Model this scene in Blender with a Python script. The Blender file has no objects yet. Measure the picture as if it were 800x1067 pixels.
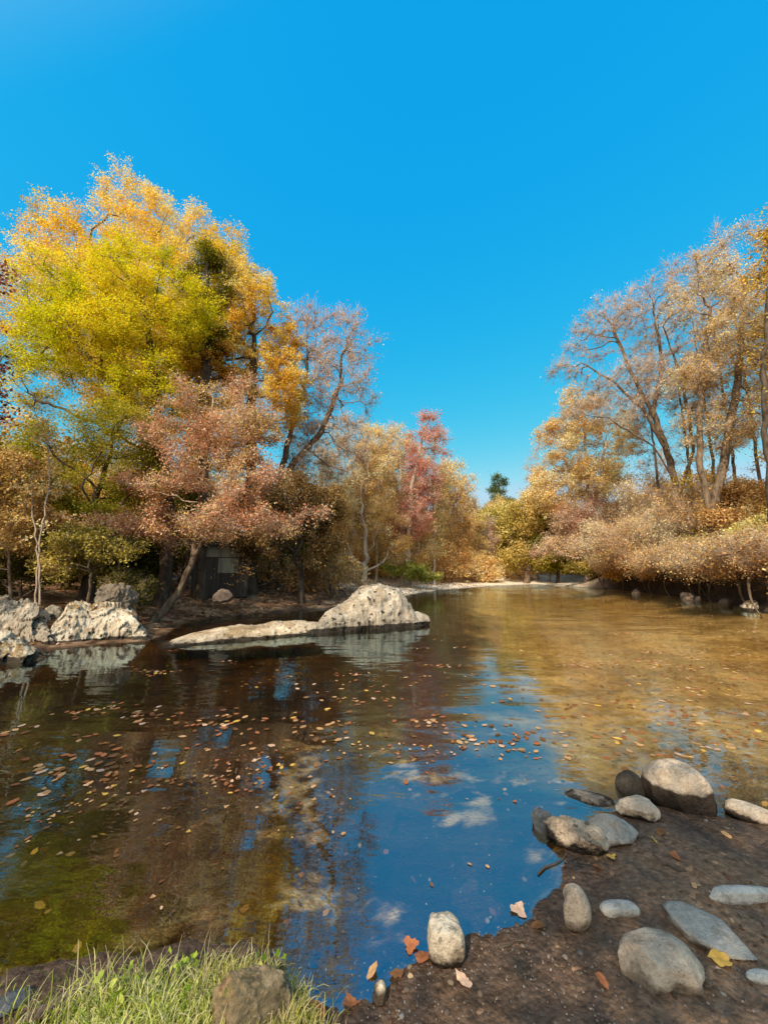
import bpy, bmesh, math, random
import numpy as np
from mathutils import Vector

random.seed(7)
RNG = np.random.default_rng(7)
sc = bpy.context.scene
COL = sc.collection
PI = math.pi

# ------------------------------------------------------------------ camera
H = 1.6
PITCH = math.radians(8.6)
FPX = 1067 * 13 / 36.0
cd = bpy.data.cameras.new("camera")
cam = bpy.data.objects.new("camera", cd)
COL.objects.link(cam)
cd.sensor_fit = 'VERTICAL'; cd.sensor_height = 36; cd.sensor_width = 27; cd.lens = 13
cd.clip_start = 0.05; cd.clip_end = 3000
cam.location = (0, 0, H)
cam.rotation_euler = (PI / 2 + PITCH, 0, 0)
sc.camera = cam
CP, SP = math.cos(PITCH), math.sin(PITCH)

def ray(px, py):
    cx = (px - 400) / FPX; cy = (533.5 - py) / FPX
    return np.array([cx, CP - cy * SP, SP + cy * CP])
def at(px, py, Y):
    d = ray(px, py); return np.array([0, 0, H]) + d * (Y / d[1])
def gr(px, py, z=0.0):
    d = ray(px, py); return np.array([0, 0, H]) + d * ((z - H) / d[2])
def depth(p):
    return p[1] * CP + (p[2] - H) * SP

# ------------------------------------------------------------------ noise
def _h(ix, iy, iz, s):
    n = (ix.astype(np.int64) * 374761393 + iy.astype(np.int64) * 668265263 + iz.astype(np.int64) * 2147483647 + s * 1274126177) & 0xffffffff
    n = ((n ^ (n >> 13)) * 1274126177) & 0xffffffff
    n = ((n ^ (n >> 16)) * 2246822519) & 0xffffffff
    n = n ^ (n >> 15)
    return (n & 0xffff) / 32767.5 - 1.0
def vn(P, s=0):
    P = np.asarray(P, float)
    I = np.floor(P).astype(np.int64); f = P - I; u = f * f * f * (f * (f * 6 - 15) + 10)
    x, y, z = I[:, 0], I[:, 1], I[:, 2]
    r = 0
    for dx in (0, 1):
        wx = u[:, 0] if dx else 1 - u[:, 0]
        for dy in (0, 1):
            wy = u[:, 1] if dy else 1 - u[:, 1]
            for dz in (0, 1):
                wz = u[:, 2] if dz else 1 - u[:, 2]
                r = r + wx * wy * wz * _h(x + dx, y + dy, z + dz, s)
    return r
def fbm(P, oct=4, s=0, gain=0.5):
    P = np.asarray(P, float); a = 1; t = 0; r = np.zeros(len(P))
    for o in range(oct):
        r += a * vn(P * (2 ** o) + o * 17.3, s + o); t += a; a *= gain
    return r / t
def sstep(a, b, x):
    t = np.clip((x - a) / (b - a), 0, 1); return t * t * (3 - 2 * t)

# ------------------------------------------------------------------ mesh helpers
def build_mesh(name, V, faces, mats, midx=None, tint=None, smooth=False):
    """faces: list of int arrays of shape (n,k)"""
    me = bpy.data.meshes.new(name)
    V = np.asarray(V, np.float32)
    me.vertices.add(len(V)); me.vertices.foreach_set('co', V.ravel())
    fl = [np.asarray(f, np.int32) for f in faces if len(f)]
    li = np.concatenate([f.ravel() for f in fl]) if fl else np.zeros(0, np.int32)
    tot = np.concatenate([np.full(len(f), f.shape[1], np.int32) for f in fl]) if fl else np.zeros(0, np.int32)
    st = np.concatenate([[0], np.cumsum(tot)[:-1]]).astype(np.int32) if len(tot) else tot
    me.loops.add(len(li)); me.loops.foreach_set('vertex_index', li)
    me.polygons.add(len(tot)); me.polygons.foreach_set('loop_start', st)
    for m in mats: me.materials.append(m)
    if midx is not None:
        me.polygons.foreach_set('material_index', np.asarray(midx, np.int32))
    if smooth is True:
        me.polygons.foreach_set('use_smooth', np.ones(len(tot), bool))
    elif smooth is not False:
        me.polygons.foreach_set('use_smooth', np.asarray(smooth, bool))
    if tint is not None:
        a = me.attributes.new('tint', 'FLOAT_COLOR', 'POINT')
        t = np.ones((len(V), 4), np.float32); t[:, :3] = tint
        a.data.foreach_set('color', t.ravel())
    me.update(calc_edges=True)
    return me
def link(name, me, parent=None):
    o = bpy.data.objects.new(name, me); COL.objects.link(o)
    if parent is not None: o.parent = parent
    return o
def tag(o, label=None, cat=None, group=None, kind=None):
    if label: o['label'] = label
    if cat: o['category'] = cat
    if group: o['group'] = group
    if kind: o['kind'] = kind
    return o
def empty(name, loc):
    o = bpy.data.objects.new(name, None); COL.objects.link(o); o.location = tuple(loc)
    o.empty_display_size = 0.2
    return o

# ------------------------------------------------------------------ materials
def new_mat(name):
    m = bpy.data.materials.new(name); m.use_nodes = True
    nt = m.node_tree; nt.nodes.clear()
    out = nt.nodes.new('ShaderNodeOutputMaterial')
    return m, nt, out
def N(nt, t, **k):
    n = nt.nodes.new(t)
    for a, b in k.items():
        if a.startswith('_'): setattr(n, a[1:], b)
        else: n.inputs[a.replace('__', ' ')].default_value = b
    return n
def L(nt, a, b): nt.links.new(a, b)
def ramp(nt, fac, stops):
    r = nt.nodes.new('ShaderNodeValToRGB')
    while len(r.color_ramp.elements) < len(stops): r.color_ramp.elements.new(0.5)
    for e, (p, c) in zip(r.color_ramp.elements, stops):
        e.position = p; e.color = (*c, 1) if len(c) == 3 else c
    if fac is not None: L(nt, fac, r.inputs[0])
    return r
def mixc(nt, fac, a, b, mode='MIX'):
    m = nt.nodes.new('ShaderNodeMix'); m.data_type = 'RGBA'; m.blend_type = mode
    for sock, v in ((m.inputs[0], fac), (m.inputs[6], a), (m.inputs[7], b)):
        if isinstance(v, (int, float)): sock.default_value = v
        elif isinstance(v, tuple): sock.default_value = (*v, 1)
        else: L(nt, v, sock)
    return m.outputs[2]
def noise_n(nt, vec, scale, detail=4, rough=0.55):
    n = N(nt, 'ShaderNodeTexNoise', Scale=scale, Detail=detail, Roughness=rough)
    if vec is not None: L(nt, vec, n.inputs['Vector'])
    return n.outputs['Fac']
def math_n(nt, op, a, b=None, c=None, clamp=False):
    m = nt.nodes.new('ShaderNodeMath'); m.operation = op; m.use_clamp = clamp
    for i, v in enumerate((a, b, c)):
        if v is None: continue
        if isinstance(v, (int, float)): m.inputs[i].default_value = v
        else: L(nt, v, m.inputs[i])
    return m.outputs[0]
def maprange(nt, v, a, b, c=0.0, d=1.0):
    m = nt.nodes.new('ShaderNodeMapRange'); m.interpolation_type = 'SMOOTHSTEP'
    L(nt, v, m.inputs[0])
    for i, x in zip((1, 2, 3, 4), (a, b, c, d)): m.inputs[i].default_value = x
    return m.outputs[0]

def leaf_mat(name, trans=0.35):
    m, nt, out = new_mat(name)
    a = N(nt, 'ShaderNodeAttribute', _attribute_name='tint')
    d = N(nt, 'ShaderNodeBsdfDiffuse'); t = N(nt, 'ShaderNodeBsdfTranslucent')
    L(nt, a.outputs['Color'], d.inputs['Color'])
    hs = N(nt, 'ShaderNodeHueSaturation', Saturation=1.15, Value=1.0); L(nt, a.outputs['Color'], hs.inputs['Color'])
    L(nt, hs.outputs[0], t.inputs['Color'])
    mx = N(nt, 'ShaderNodeMixShader', Fac=trans)
    L(nt, d.outputs[0], mx.inputs[1]); L(nt, t.outputs[0], mx.inputs[2])
    L(nt, mx.outputs[0], out.inputs[0])
    return m
def bark_mat(name, c1, c2, scale=9.0, stretch=0.25):
    m, nt, out = new_mat(name)
    g = N(nt, 'ShaderNodeNewGeometry')
    mp = N(nt, 'ShaderNodeMapping'); mp.inputs['Scale'].default_value = (1, 1, stretch)
    L(nt, g.outputs['Position'], mp.inputs['Vector'])
    n1 = noise_n(nt, mp.outputs[0], scale, 6, 0.65)
    n2 = noise_n(nt, g.outputs['Position'], 2.2, 3)
    f = math_n(nt, 'ADD', math_n(nt, 'MULTIPLY', n1, 0.65), math_n(nt, 'MULTIPLY', n2, 0.35))
    r = ramp(nt, f, [(0.36, c1), (0.62, c2)])
    b = N(nt, 'ShaderNodeBsdfDiffuse'); L(nt, r.outputs[0], b.inputs['Color'])
    bp = N(nt, 'ShaderNodeBump', Strength=0.6, Distance=0.04); L(nt, n1, bp.inputs['Height']); L(nt, bp.outputs[0], b.inputs['Normal'])
    L(nt, b.outputs[0], out.inputs[0])
    return m
M_LEAF = leaf_mat('leaf_foliage', 0.45)
M_LEAF_DRY = leaf_mat('leaf_dry', 0.15)
M_GRASS = leaf_mat('grass_blade', 0.4)
M_BARK_D = bark_mat('bark_dark', (0.035, 0.025, 0.018), (0.13, 0.095, 0.07))
M_BARK_M = bark_mat('bark_brown', (0.055, 0.036, 0.024), (0.25, 0.175, 0.12))
M_BARK_P = bark_mat('bark_pale', (0.24, 0.18, 0.14), (0.62, 0.54, 0.46), 5)
M_TWIG = bark_mat('twig_grey', (0.30, 0.21, 0.15), (0.58, 0.44, 0.33), 4)

# ------------------------------------------------------------------ shoreline, terrain
SHORE = [gr(*p)[:2] for p in [(-30, 1012), (60, 1004), (140, 990), (200, 978), (262, 975), (300, 1005), (325, 1045), (352, 1058), (385, 1036),
                              (420, 1008), (455, 990), (500, 972), (540, 966), (562, 945), (584, 915), (588, 890), (600, 868), (625, 850), (655, 838), (700, 838),
                              (745, 850), (775, 856)]]
SHORE += [np.array(p) for p in [(3.6, 2.75), (5.0, 2.5), (8, 1.2), (11, -3), (13, -14), (19, -14), (19, 2), (17, 9)]]
SHORE += [gr(*p)[:2] for p in [(800, 639), (760, 630), (700, 621), (640, 614), (585, 611), (555, 609), (500, 611.5), (455, 615), (425, 620),
                               (392, 630), (345, 634), (290, 638), (235, 643), (190, 650), (168, 662), (150, 668), (90, 672), (50, 678), (15, 690)]]
SHORE += [np.array(p) for p in [(-9.0, 5.6), (-11, 3.5), (-14, 0), (-14, -6), (-9, -4), (-5.5, 0.6), (-3.2, 1.5)]]
SHORE = np.array(SHORE)
def sdist(X, Y):
    """distance to the shoreline, positive on land"""
    X = np.asarray(X, float); Y = np.asarray(Y, float)
    best = np.full(X.shape, 1e9); inside = np.zeros(X.shape, bool)
    n = len(SHORE)
    for i in range(n):
        a = SHORE[i]; b = SHORE[(i + 1) % n]; e = b - a
        t = np.clip(((X - a[0]) * e[0] + (Y - a[1]) * e[1]) / (e @ e + 1e-9), 0, 1)
        best = np.minimum(best, (X - a[0] - t * e[0]) ** 2 + (Y - a[1] - t * e[1]) ** 2)
        c = ((a[1] > Y) != (b[1] > Y)) & (X < (b[0] - a[0]) * (Y - a[1]) / (b[1] - a[1] + 1e-12) + a[0])
        inside ^= c
    d = np.sqrt(best)
    return np.where(inside, -d, d)
def zones(X, Y):
    near = sstep(6.5, 4.0, Y) * sstep(-9, -6, X)
    right = sstep(8, 12, X) * sstep(5, 8, Y) * sstep(34, 27, Y)
    far = sstep(19, 25, Y + 0.25 * X) * (1 - right)
    left = np.clip(1 - near - right - far, 0, 1)
    return near, left, right, far
def terrain(X, Y):
    X = np.asarray(X, float).ravel(); Y = np.asarray(Y, float).ravel()
    sd = sdist(X, Y)
    P = np.stack([X, Y, np.zeros_like(X)], 1)
    sd = sd + 0.10 * fbm(P * 1.3, 3, 5) * np.clip(np.hypot(X, Y) / 6, 0.25, 2.0) + 0.06 * fbm(P * 6.0, 4, 6, 0.6)
    near, left, right, far = zones(X, Y)
    s = np.maximum(sd, 0)
    hn = 0.085 * s ** 0.9 + (0.022 * fbm(P * 3.0, 4, 9) + 0.012 * fbm(P * 13.0, 3, 10, 0.6)) * sstep(0, .25, s)
    hn = np.minimum(hn, 0.5 + 0.02 * s)
    hl = 0.16 * np.minimum(s, 3) + 0.12 * np.maximum(s - 2, 0) + 0.25 * fbm(P * 0.5, 4, 11) * sstep(0, 2, s)
    hr = 1.7 * sstep(-0.1, 0.9, s) + 0.10 * s + 0.3 * fbm(P * 0.6, 4, 12) * sstep(0, 1, s)
    hf = 0.085 * np.minimum(s, 6) + 0.09 * np.maximum(s - 4, 0) + 0.12 * fbm(P * 0.5, 3, 13) * sstep(0, 2, s)
    land = near * hn + left * hl + right * hr + far * hf
    land = np.minimum(land, 14 + 0.02 * land)
    w = np.maximum(-sd, 0)
    bed = -(0.75 * (1 - np.exp(-w * 0.42))) - 0.05 * sstep(0, .1, w) + (0.06 * fbm(P * 2.1, 4, 21) + 0.09 * fbm(P * 0.8, 3, 22)) * sstep(0.05, .6, w)
    z = np.where(sd > 0, land + 0.004, np.minimum(bed, -0.003))
    return z
def tz(x, y): return float(terrain(np.array([x]), np.array([y]))[0])

def axis(c, lo, hi, s0, g):
    v = [c]; x = c
    while x < hi:
        x += max(s0, g * (x - c)); v.append(x)
    x = c; w = []
    while x > lo:
        x -= max(s0, g * (c - x)); w.append(x)
    return np.array(w[::-1] + v)
ax = axis(0.6, -420, 420, 0.028, 0.024); ay = axis(2.2, -60, 900, 0.028, 0.024)
GX, GY = np.meshgrid(ax, ay)
GZ = terrain(GX, GY)
V = np.stack([GX.ravel(), GY.ravel(), GZ], 1)
_r = zones(V[:, 0], V[:, 1])[2]
_e = 0.25; _sd = sdist(V[:, 0], V[:, 1])
_gx = sdist(V[:, 0] + _e, V[:, 1]) - _sd; _gy = sdist(V[:, 0], V[:, 1] + _e) - _sd
_l = np.hypot(_gx, _gy) + 1e-6
_o = _r * sstep(0.7, 1.6, V[:, 2]) * sstep(4.5, 1.0, _sd) * (1.2 + 1.1 * fbm(V * np.array([.8, .8, 0]), 4, 44)) + _r * sstep(3.0, 0.8, np.abs(_sd)) * sstep(0.05, .4, V[:, 2]) * 0.35 * fbm(V * np.array([1.6, 1.6, 2.5]), 3, 45)
V[:, 0] -= _gx / _l * _o; V[:, 1] -= _gy / _l * _o      # the lip of the right bank overhangs the water
nx, ny = len(ax), len(ay)
ii = np.arange(nx * ny).reshape(ny, nx)
F = np.stack([ii[:-1, :-1], ii[:-1, 1:], ii[1:, 1:], ii[1:, :-1]], -1).reshape(-1, 4)
zn = np.stack(zones(V[:, 0], V[:, 1]), 1)
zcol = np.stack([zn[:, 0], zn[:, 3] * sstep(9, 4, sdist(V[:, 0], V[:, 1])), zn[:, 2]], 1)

def terrain_mat():
    m, nt, out = new_mat('ground_soil')
    g = N(nt, 'ShaderNodeNewGeometry'); pos = g.outputs['Position']
    a = N(nt, 'ShaderNodeAttribute', _attribute_name='tint')
    sep = N(nt, 'ShaderNodeSeparateColor'); L(nt, a.outputs['Color'], sep.inputs[0])
    sx = N(nt, 'ShaderNodeSeparateXYZ'); L(nt, pos, sx.inputs[0]); z = sx.outputs['Z']
    nf = noise_n(nt, pos, 26, 8, 0.7); nm = noise_n(nt, pos, 5.5, 5, 0.6); nb = noise_n(nt, pos, 1.1, 4, 0.55)
    vor = N(nt, 'ShaderNodeTexVoronoi', Scale=46.0, Randomness=1.0); L(nt, pos, vor.inputs['Vector'])
    vor2 = N(nt, 'ShaderNodeTexVoronoi', Scale=7.0, Randomness=1.0); L(nt, pos, vor2.inputs['Vector'])
    # damp sand
    sand = ramp(nt, nf, [(0.28, (0.10, 0.064, 0.040)), (0.5, (0.27, 0.178, 0.115)), (0.75, (0.46, 0.325, 0.225))]).outputs[0]
    warm = ramp(nt, nm, [(0.38, (0.55, 0.5, 0.5)), (0.66, (1.25, 1.05, 0.9))]).outputs[0]
    sand = mixc(nt, 1.0, sand, warm, 'MULTIPLY')
    grain = ramp(nt, vor.outputs['Color'], [(0.0, (0.35, 0.33, 0.33)), (0.86, (0.8, 0.78, 0.76)), (0.93, (2.0, 1.85, 1.7))]).outputs[0]
    gm = maprange(nt, nm, 0.45, 0.62)
    sand = mixc(nt, gm, sand, mixc(nt, 1.0, sand, grain, 'MULTIPLY'))
    # leaf litter
    lit = ramp(nt, vor2.outputs['Color'], [(0.0, (0.10, 0.05, 0.025)), (0.35, (0.26, 0.14, 0.075)), (0.7, (0.44, 0.26, 0.15)), (1.0, (0.56, 0.37, 0.23))]).outputs[0]
    lit = mixc(nt, maprange(nt, nb, 0.42, 0.62), mixc(nt, 1.0, lit, (0.45, 0.42, 0.4), 'MULTIPLY'), lit)
    # gravel bar
    grv = ramp(nt, vor2.outputs['Color'], [(0.0, (0.62, 0.50, 0.38)), (0.5, (0.80, 0.68, 0.54)), (1.0, (0.90, 0.80, 0.68))]).outputs[0]
    grv = mixc(nt, maprange(nt, nb, 0.60, 0.75), grv, lit)
    dark = ramp(nt, nm, [(0.3, (0.012, 0.008, 0.006)), (0.7, (0.07, 0.045, 0.03))]).outputs[0]  # dark soil that also paints in the shade under the right bank's lip
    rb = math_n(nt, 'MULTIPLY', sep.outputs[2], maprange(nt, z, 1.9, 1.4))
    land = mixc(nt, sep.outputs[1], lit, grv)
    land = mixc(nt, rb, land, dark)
    land = mixc(nt, sep.outputs[0], land, sand)
    # wet band beside the water
    wz = math_n(nt, 'ADD', z, math_n(nt, 'MULTIPLY', math_n(nt, 'SUBTRACT', nm, 0.5), 0.10))
    wet = maprange(nt, wz, 0.075, 0.0)
    land = mixc(nt, wet, land, mixc(nt, 1.0, land, (0.42, 0.42, 0.45), 'MULTIPLY'))
    # stream bed
    vb = N(nt, 'ShaderNodeTexVoronoi', Scale=3.3, Randomness=1.0)
    dv = N(nt, 'ShaderNodeVectorMath', _operation='ADD'); L(nt, pos, dv.inputs[0])
    nn = N(nt, 'ShaderNodeTexNoise', Scale=3.0, Detail=3.0); L(nt, pos, nn.inputs['Vector'])
    sc_ = N(nt, 'ShaderNodeVectorMath', _operation='SCALE'); L(nt, nn.outputs['Color'], sc_.inputs[0]); sc_.inputs['Scale'].default_value = 0.35
    L(nt, sc_.outputs[0], dv.inputs[1]); L(nt, dv.outputs[0], vb.inputs['Vector'])
    bed = ramp(nt, vb.outputs['Color'], [(0.0, (0.16, 0.065, 0.012)), (0.45, (0.36, 0.175, 0.045)), (0.8, (0.54, 0.31, 0.11)), (1.0, (0.72, 0.48, 0.25))]).outputs[0]
    alg = ramp(nt, nb, [(0.36, (0.75, 0.62, 0.3)), (0.64, (1.15, 1.0, 0.9))]).outputs[0]
    bed = mixc(nt, 1.0, bed, alg, 'MULTIPLY')
    bed = mixc(nt, 1.0, bed, ramp(nt, nf, [(0.3, (0.45, 0.42, 0.4)), (0.7, (1.4, 1.35, 1.25))]).outputs[0], 'MULTIPLY')
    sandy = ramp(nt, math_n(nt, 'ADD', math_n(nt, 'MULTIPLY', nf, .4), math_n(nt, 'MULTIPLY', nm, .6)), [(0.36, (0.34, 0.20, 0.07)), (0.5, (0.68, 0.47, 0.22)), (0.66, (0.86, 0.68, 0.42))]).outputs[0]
    pt = maprange(nt, noise_n(nt, pos, 1.7, 4, 0.6), 0.53, 0.66, 0.0, 1.0)  # pale patches that paint sun dapples into the near bed colour
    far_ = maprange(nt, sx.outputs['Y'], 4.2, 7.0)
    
    bed = mixc(nt, 1.0, bed, (0.095, 0.075, 0.045), 'MULTIPLY')  # dark silt, darkened further in place of shade over the left pool
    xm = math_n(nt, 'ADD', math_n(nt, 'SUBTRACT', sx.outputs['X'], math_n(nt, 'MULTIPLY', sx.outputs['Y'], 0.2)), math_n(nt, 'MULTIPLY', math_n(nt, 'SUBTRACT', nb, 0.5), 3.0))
    sun_dapple = math_n(nt, 'MULTIPLY', math_n(nt, 'MULTIPLY', pt, maprange(nt, sx.outputs['X'], -1.7, -0.5)), math_n(nt, 'SUBTRACT', 1.0, far_))
    sfac = math_n(nt, 'MULTIPLY', math_n(nt, 'MAXIMUM', math_n(nt, 'MULTIPLY', maprange(nt, xm, 0.1, 1.8), maprange(nt, sx.outputs['Y'], 2.8, 5.0)), sun_dapple), 0.92)
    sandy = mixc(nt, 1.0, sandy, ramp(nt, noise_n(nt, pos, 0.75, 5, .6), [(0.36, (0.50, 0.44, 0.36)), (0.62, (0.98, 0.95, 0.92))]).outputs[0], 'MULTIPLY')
    sandy = mixc(nt, sun_dapple, sandy, mixc(nt, 1.0, sandy, (0.9, 1.0, 1.3), 'MULTIPLY'))
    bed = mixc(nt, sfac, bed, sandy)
    bed = mixc(nt, maprange(nt, z, -0.35, -0.8), bed, mixc(nt, 1.0, bed, (0.8, 0.68, 0.5), 'MULTIPLY'))  # deep bed darkened, standing in for light absorbed by the water
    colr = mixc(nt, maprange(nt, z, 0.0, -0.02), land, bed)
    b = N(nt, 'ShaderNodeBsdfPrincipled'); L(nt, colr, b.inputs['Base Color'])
    L(nt, maprange(nt, wet, 0, 1, 0.85, 0.45), b.inputs['Roughness']); b.inputs['Specular IOR Level'].default_value = 0.25
    hh = math_n(nt, 'ADD', math_n(nt, 'MULTIPLY', nf, 0.6), math_n(nt, 'ADD', math_n(nt, 'MULTIPLY', nm, 0.9), math_n(nt, 'MULTIPLY', vor.outputs['Distance'], -0.35)))
    bp = N(nt, 'ShaderNodeBump', Strength=0.9, Distance=0.025); L(nt, hh, bp.inputs['Height']); L(nt, bp.outputs[0], b.inputs['Normal'])
    L(nt, b.outputs[0], out.inputs[0])
    return m
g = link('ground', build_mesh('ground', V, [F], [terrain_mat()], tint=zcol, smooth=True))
tag(g, kind='structure')

# ------------------------------------------------------------------ water
def water_mat():
    m, nt, out = new_mat('pool_water')
    g = N(nt, 'ShaderNodeNewGeometry'); pos = g.outputs['Position']
    mp = N(nt, 'ShaderNodeMapping'); mp.inputs['Rotation'].default_value = (0, 0, 0.35); mp.inputs['Scale'].default_value = (0.55, 1.5, 1)
    L(nt, pos, mp.inputs['Vector'])
    n1 = noise_n(nt, mp.outputs[0], 1.3, 2, 0.5)
    n2 = noise_n(nt, mp.outputs[0], 4.5, 3, 0.5)
    n3 = noise_n(nt, pos, 0.22, 2)
    rough = maprange(nt, n3, 0.42, 0.60, 0.25, 1.0)
    hgt = math_n(nt, 'ADD', n1, math_n(nt, 'MULTIPLY', n2, 0.28))
    bp = N(nt, 'ShaderNodeBump', Distance=0.028); L(nt, hgt, bp.inputs['Height']); L(nt, rough, bp.inputs['Strength'])
    fr = N(nt, 'ShaderNodeFresnel', IOR=WATER_IOR); L(nt, bp.outputs[0], fr.inputs['Normal'])
    bk = g.outputs['Backfacing']   # light coming up through the sheet is not bent, so no total reflection
    L(nt, math_n(nt, 'ADD', math_n(nt, 'MULTIPLY', math_n(nt, 'SUBTRACT', 1.0, bk), WATER_IOR), math_n(nt, 'MULTIPLY', bk, 1 / 1.33)), fr.inputs['IOR'])
    tr = N(nt, 'ShaderNodeBsdfTransparent'); tr.inputs['Color'].default_value = (0.97, 0.90, 0.74, 1)
    gl = N(nt, 'ShaderNodeBsdfGlossy'); gl.inputs['Roughness'].default_value = 0.015; gl.inputs['Color'].default_value = (0.68, 0.91, 1.0, 1)
    L(nt, bp.outputs[0], gl.inputs['Normal'])
    mx = N(nt, 'ShaderNodeMixShader'); L(nt, fr.outputs[0], mx.inputs[0]); L(nt, tr.outputs[0], mx.inputs[1]); L(nt, gl.outputs[0], mx.inputs[2])
    L(nt, mx.outputs[0], out.inputs[0])
    return m
WATER_IOR = 3.3
wv = [(-40, -30, 0), (40, -30, 0), (40, 60, 0), (-40, 60, 0)]
w = link('water', build_mesh('water', wv, [np.array([[0, 1, 2, 3]])], [water_mat()]))
tag(w, kind='structure')

SUN_EL = math.radians(40); SUN_AZ = math.radians(205)     # compass style: 0 = +Y, clockwise
S = Vector((math.sin(SUN_AZ) * math.cos(SUN_EL), math.cos(SUN_AZ) * math.cos(SUN_EL), math.sin(SUN_EL)))
SUNV = np.array(S)
# ------------------------------------------------------------------ trees
def lerp_pal(pal, t):
    pal = np.array(pal, float); n = len(pal) - 1
    t = np.clip(t, 0, 0.9999) * n; i = t.astype(int); f = (t - i)[:, None]
    return pal[i] * (1 - f) + pal[i + 1] * f
def unit(v): return v / (np.linalg.norm(v, axis=-1, keepdims=True) + 1e-9)

def leaf_quads(P, size, bias, rng, aspect=0.62, along=None):
    n = len(P)
    nr = rng.normal(size=(n, 3)); nr += (bias * np.array([0, 0, 0.45]) + (0.5 + 0.5 * bias) * SUNV * 0.9); nr = unit(nr)
    q = rng.normal(size=(n, 3)) if along is None else along + 0.35 * rng.normal(size=(n, 3))
    a = unit(q - nr * np.sum(q * nr, 1)[:, None]); b = np.cross(nr, a)
    Ls = size * rng.uniform(0.6, 1.3, n)[:, None]
    V = np.stack([P - a * Ls * .5, P + b * Ls * aspect * .5 - a * Ls * .06 + nr * Ls * .08, P + a * Ls * .5, P - b * Ls * aspect * .5 - a * Ls * .06 + nr * Ls * .08], 1)
    return V.reshape(-1, 3), np.arange(4 * n).reshape(n, 4)

def grow(seed_nodes, parents, A, step, infl, kill, rng, maxit=140, bias=(0, 0, 0.1), jit=0.15):
    P = [np.array(p, float) for p in seed_nodes]; par = list(parents)
    P = list(P); A = A.copy()
    nb = np.zeros(len(A), int); nd = np.full(len(A), 1e9)
    new = list(range(len(P))); bias = np.array(bias)
    tried = {}
    for it in range(maxit):
        Q = np.array([P[i] for i in new])
        if len(A) == 0 or len(Q) == 0: break
        for c in range(0, len(Q), 400):
            q = Q[c:c + 400]
            D = ((A[:, None, :] - q[None]) ** 2).sum(-1)
            k = D.argmin(1); d = np.sqrt(D[np.arange(len(A)), k])
            u = d < nd; nd[u] = d[u]; nb[u] = np.array(new)[c:c + 400][k[u]]
        keep = nd > kill
        A = A[keep]; nb = nb[keep]; nd = nd[keep]
        act = nd < infl
        if not act.any():
            if len(A) == 0: break
            act = nd <= nd.min() + step
        ids = nb[act]; Pa = np.array(P)
        dirs = unit(A[act] - Pa[ids])
        uq, inv = np.unique(ids, return_inverse=True)
        S = np.zeros((len(uq), 3)); np.add.at(S, inv, dirs)
        S = unit(unit(S) + bias + jit * rng.normal(size=S.shape))
        new = []
        for i, s in zip(uq, S):
            c = tried.get(int(i), 0)
            if c > 3: continue
            tried[int(i)] = c + 1
            P.append(Pa[i] + s * step); par.append(int(i)); new.append(len(P) - 1)
        if len(P) > 9000: break
    return np.array(P), np.array(par)

def radii(P, par, tip, expo):
    n = len(P); s = np.zeros(n); main = np.full(n, -1); best = np.zeros(n)
    r = np.zeros(n)
    for i in range(n - 1, -1, -1):
        r[i] = tip if s[i] == 0 else s[i] ** (1 / expo)
        p = par[i]
        if p >= 0:
            s[p] += r[i] ** expo
            if r[i] > best[p]: best[p] = r[i]; main[p] = i
    return r, main

def tubes(P, par, r, main, sel, k):
    """tapered tubes over the nodes in sel"""
    ids = np.nonzero(sel & (par >= 0))[0]
    if len(ids) == 0: return np.zeros((0, 3)), np.zeros((0, 4), int)
    d = np.zeros_like(P); ok = par >= 0
    d[ok] = unit(P[ok] - P[par[ok]])
    if (~ok).any():
        for i in np.nonzero(~ok)[0]: d[i] = d[main[i]] if main[i] >= 0 else (0, 0, 1)
    dm = d.copy(); hm = main >= 0; dm[hm] = unit(d[hm] + d[main[hm]])
    ref = np.array([0.31, 0.93, 0.19]); ref /= np.linalg.norm(ref)
    def ring(c, dr, rad):
        u = unit(np.cross(dr, ref)); v = np.cross(dr, u)
        t = np.arange(k) * 2 * PI / k
        return c[:, None] + rad[:, None, None] * (np.cos(t)[None, :, None] * u[:, None] + np.sin(t)[None, :, None] * v[:, None])
    end = ring(P[ids], dm[ids], r[ids])
    pa = par[ids]
    ismain = main[pa] == ids
    sr = np.where(ismain, r[pa], np.minimum(r[ids] * 1.25, r[pa]))
    sdir = np.where(ismain[:, None], dm[pa], d[ids])
    st = ring(P[pa], sdir, sr)
    Vv = np.concatenate([st, end], 1).reshape(-1, 3)
    base = np.arange(len(ids))[:, None] * 2 * k; j = np.arange(k)[None]
    Ff = np.stack([base + j, base + (j + 1) % k, base + k + (j + 1) % k, base + k + j], -1).reshape(-1, 4)
    return Vv, Ff

def slivers(P0, P1, r, rng):
    n = len(P0); d = unit(P1 - P0); u = unit(np.cross(d, rng.normal(size=(n, 3)))); v = np.cross(d, u)
    r = np.broadcast_to(np.asarray(r, float), (n,))[:, None]
    V = np.stack([P0 + u * r, P0 - .5 * u * r + .87 * v * r, P0 - .5 * u * r - .87 * v * r, P1], 1).reshape(-1, 3)
    b = np.arange(n)[:, None] * 4
    F = np.concatenate([b + np.array([[0, 1, 3]]), b + np.array([[1, 2, 3]]), b + np.array([[2, 0, 3]])])
    return V, F

def blob_points(blobs, n, rng, shell=0.45):
    """blobs: (centre, radii) world; denser to the outside"""
    vol = np.array([np.prod(b[1]) ** 0.8 for b in blobs]); cnt = np.maximum(8, (n * vol / vol.sum()).astype(int))
    out = []
    for (c, rr), k in zip(blobs, cnt):
        d = unit(rng.normal(size=(k, 3))); u = rng.random(k) ** shell
        out.append(np.array(c) + d * u[:, None] * np.array(rr))
    return np.concatenate(out)

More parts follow.
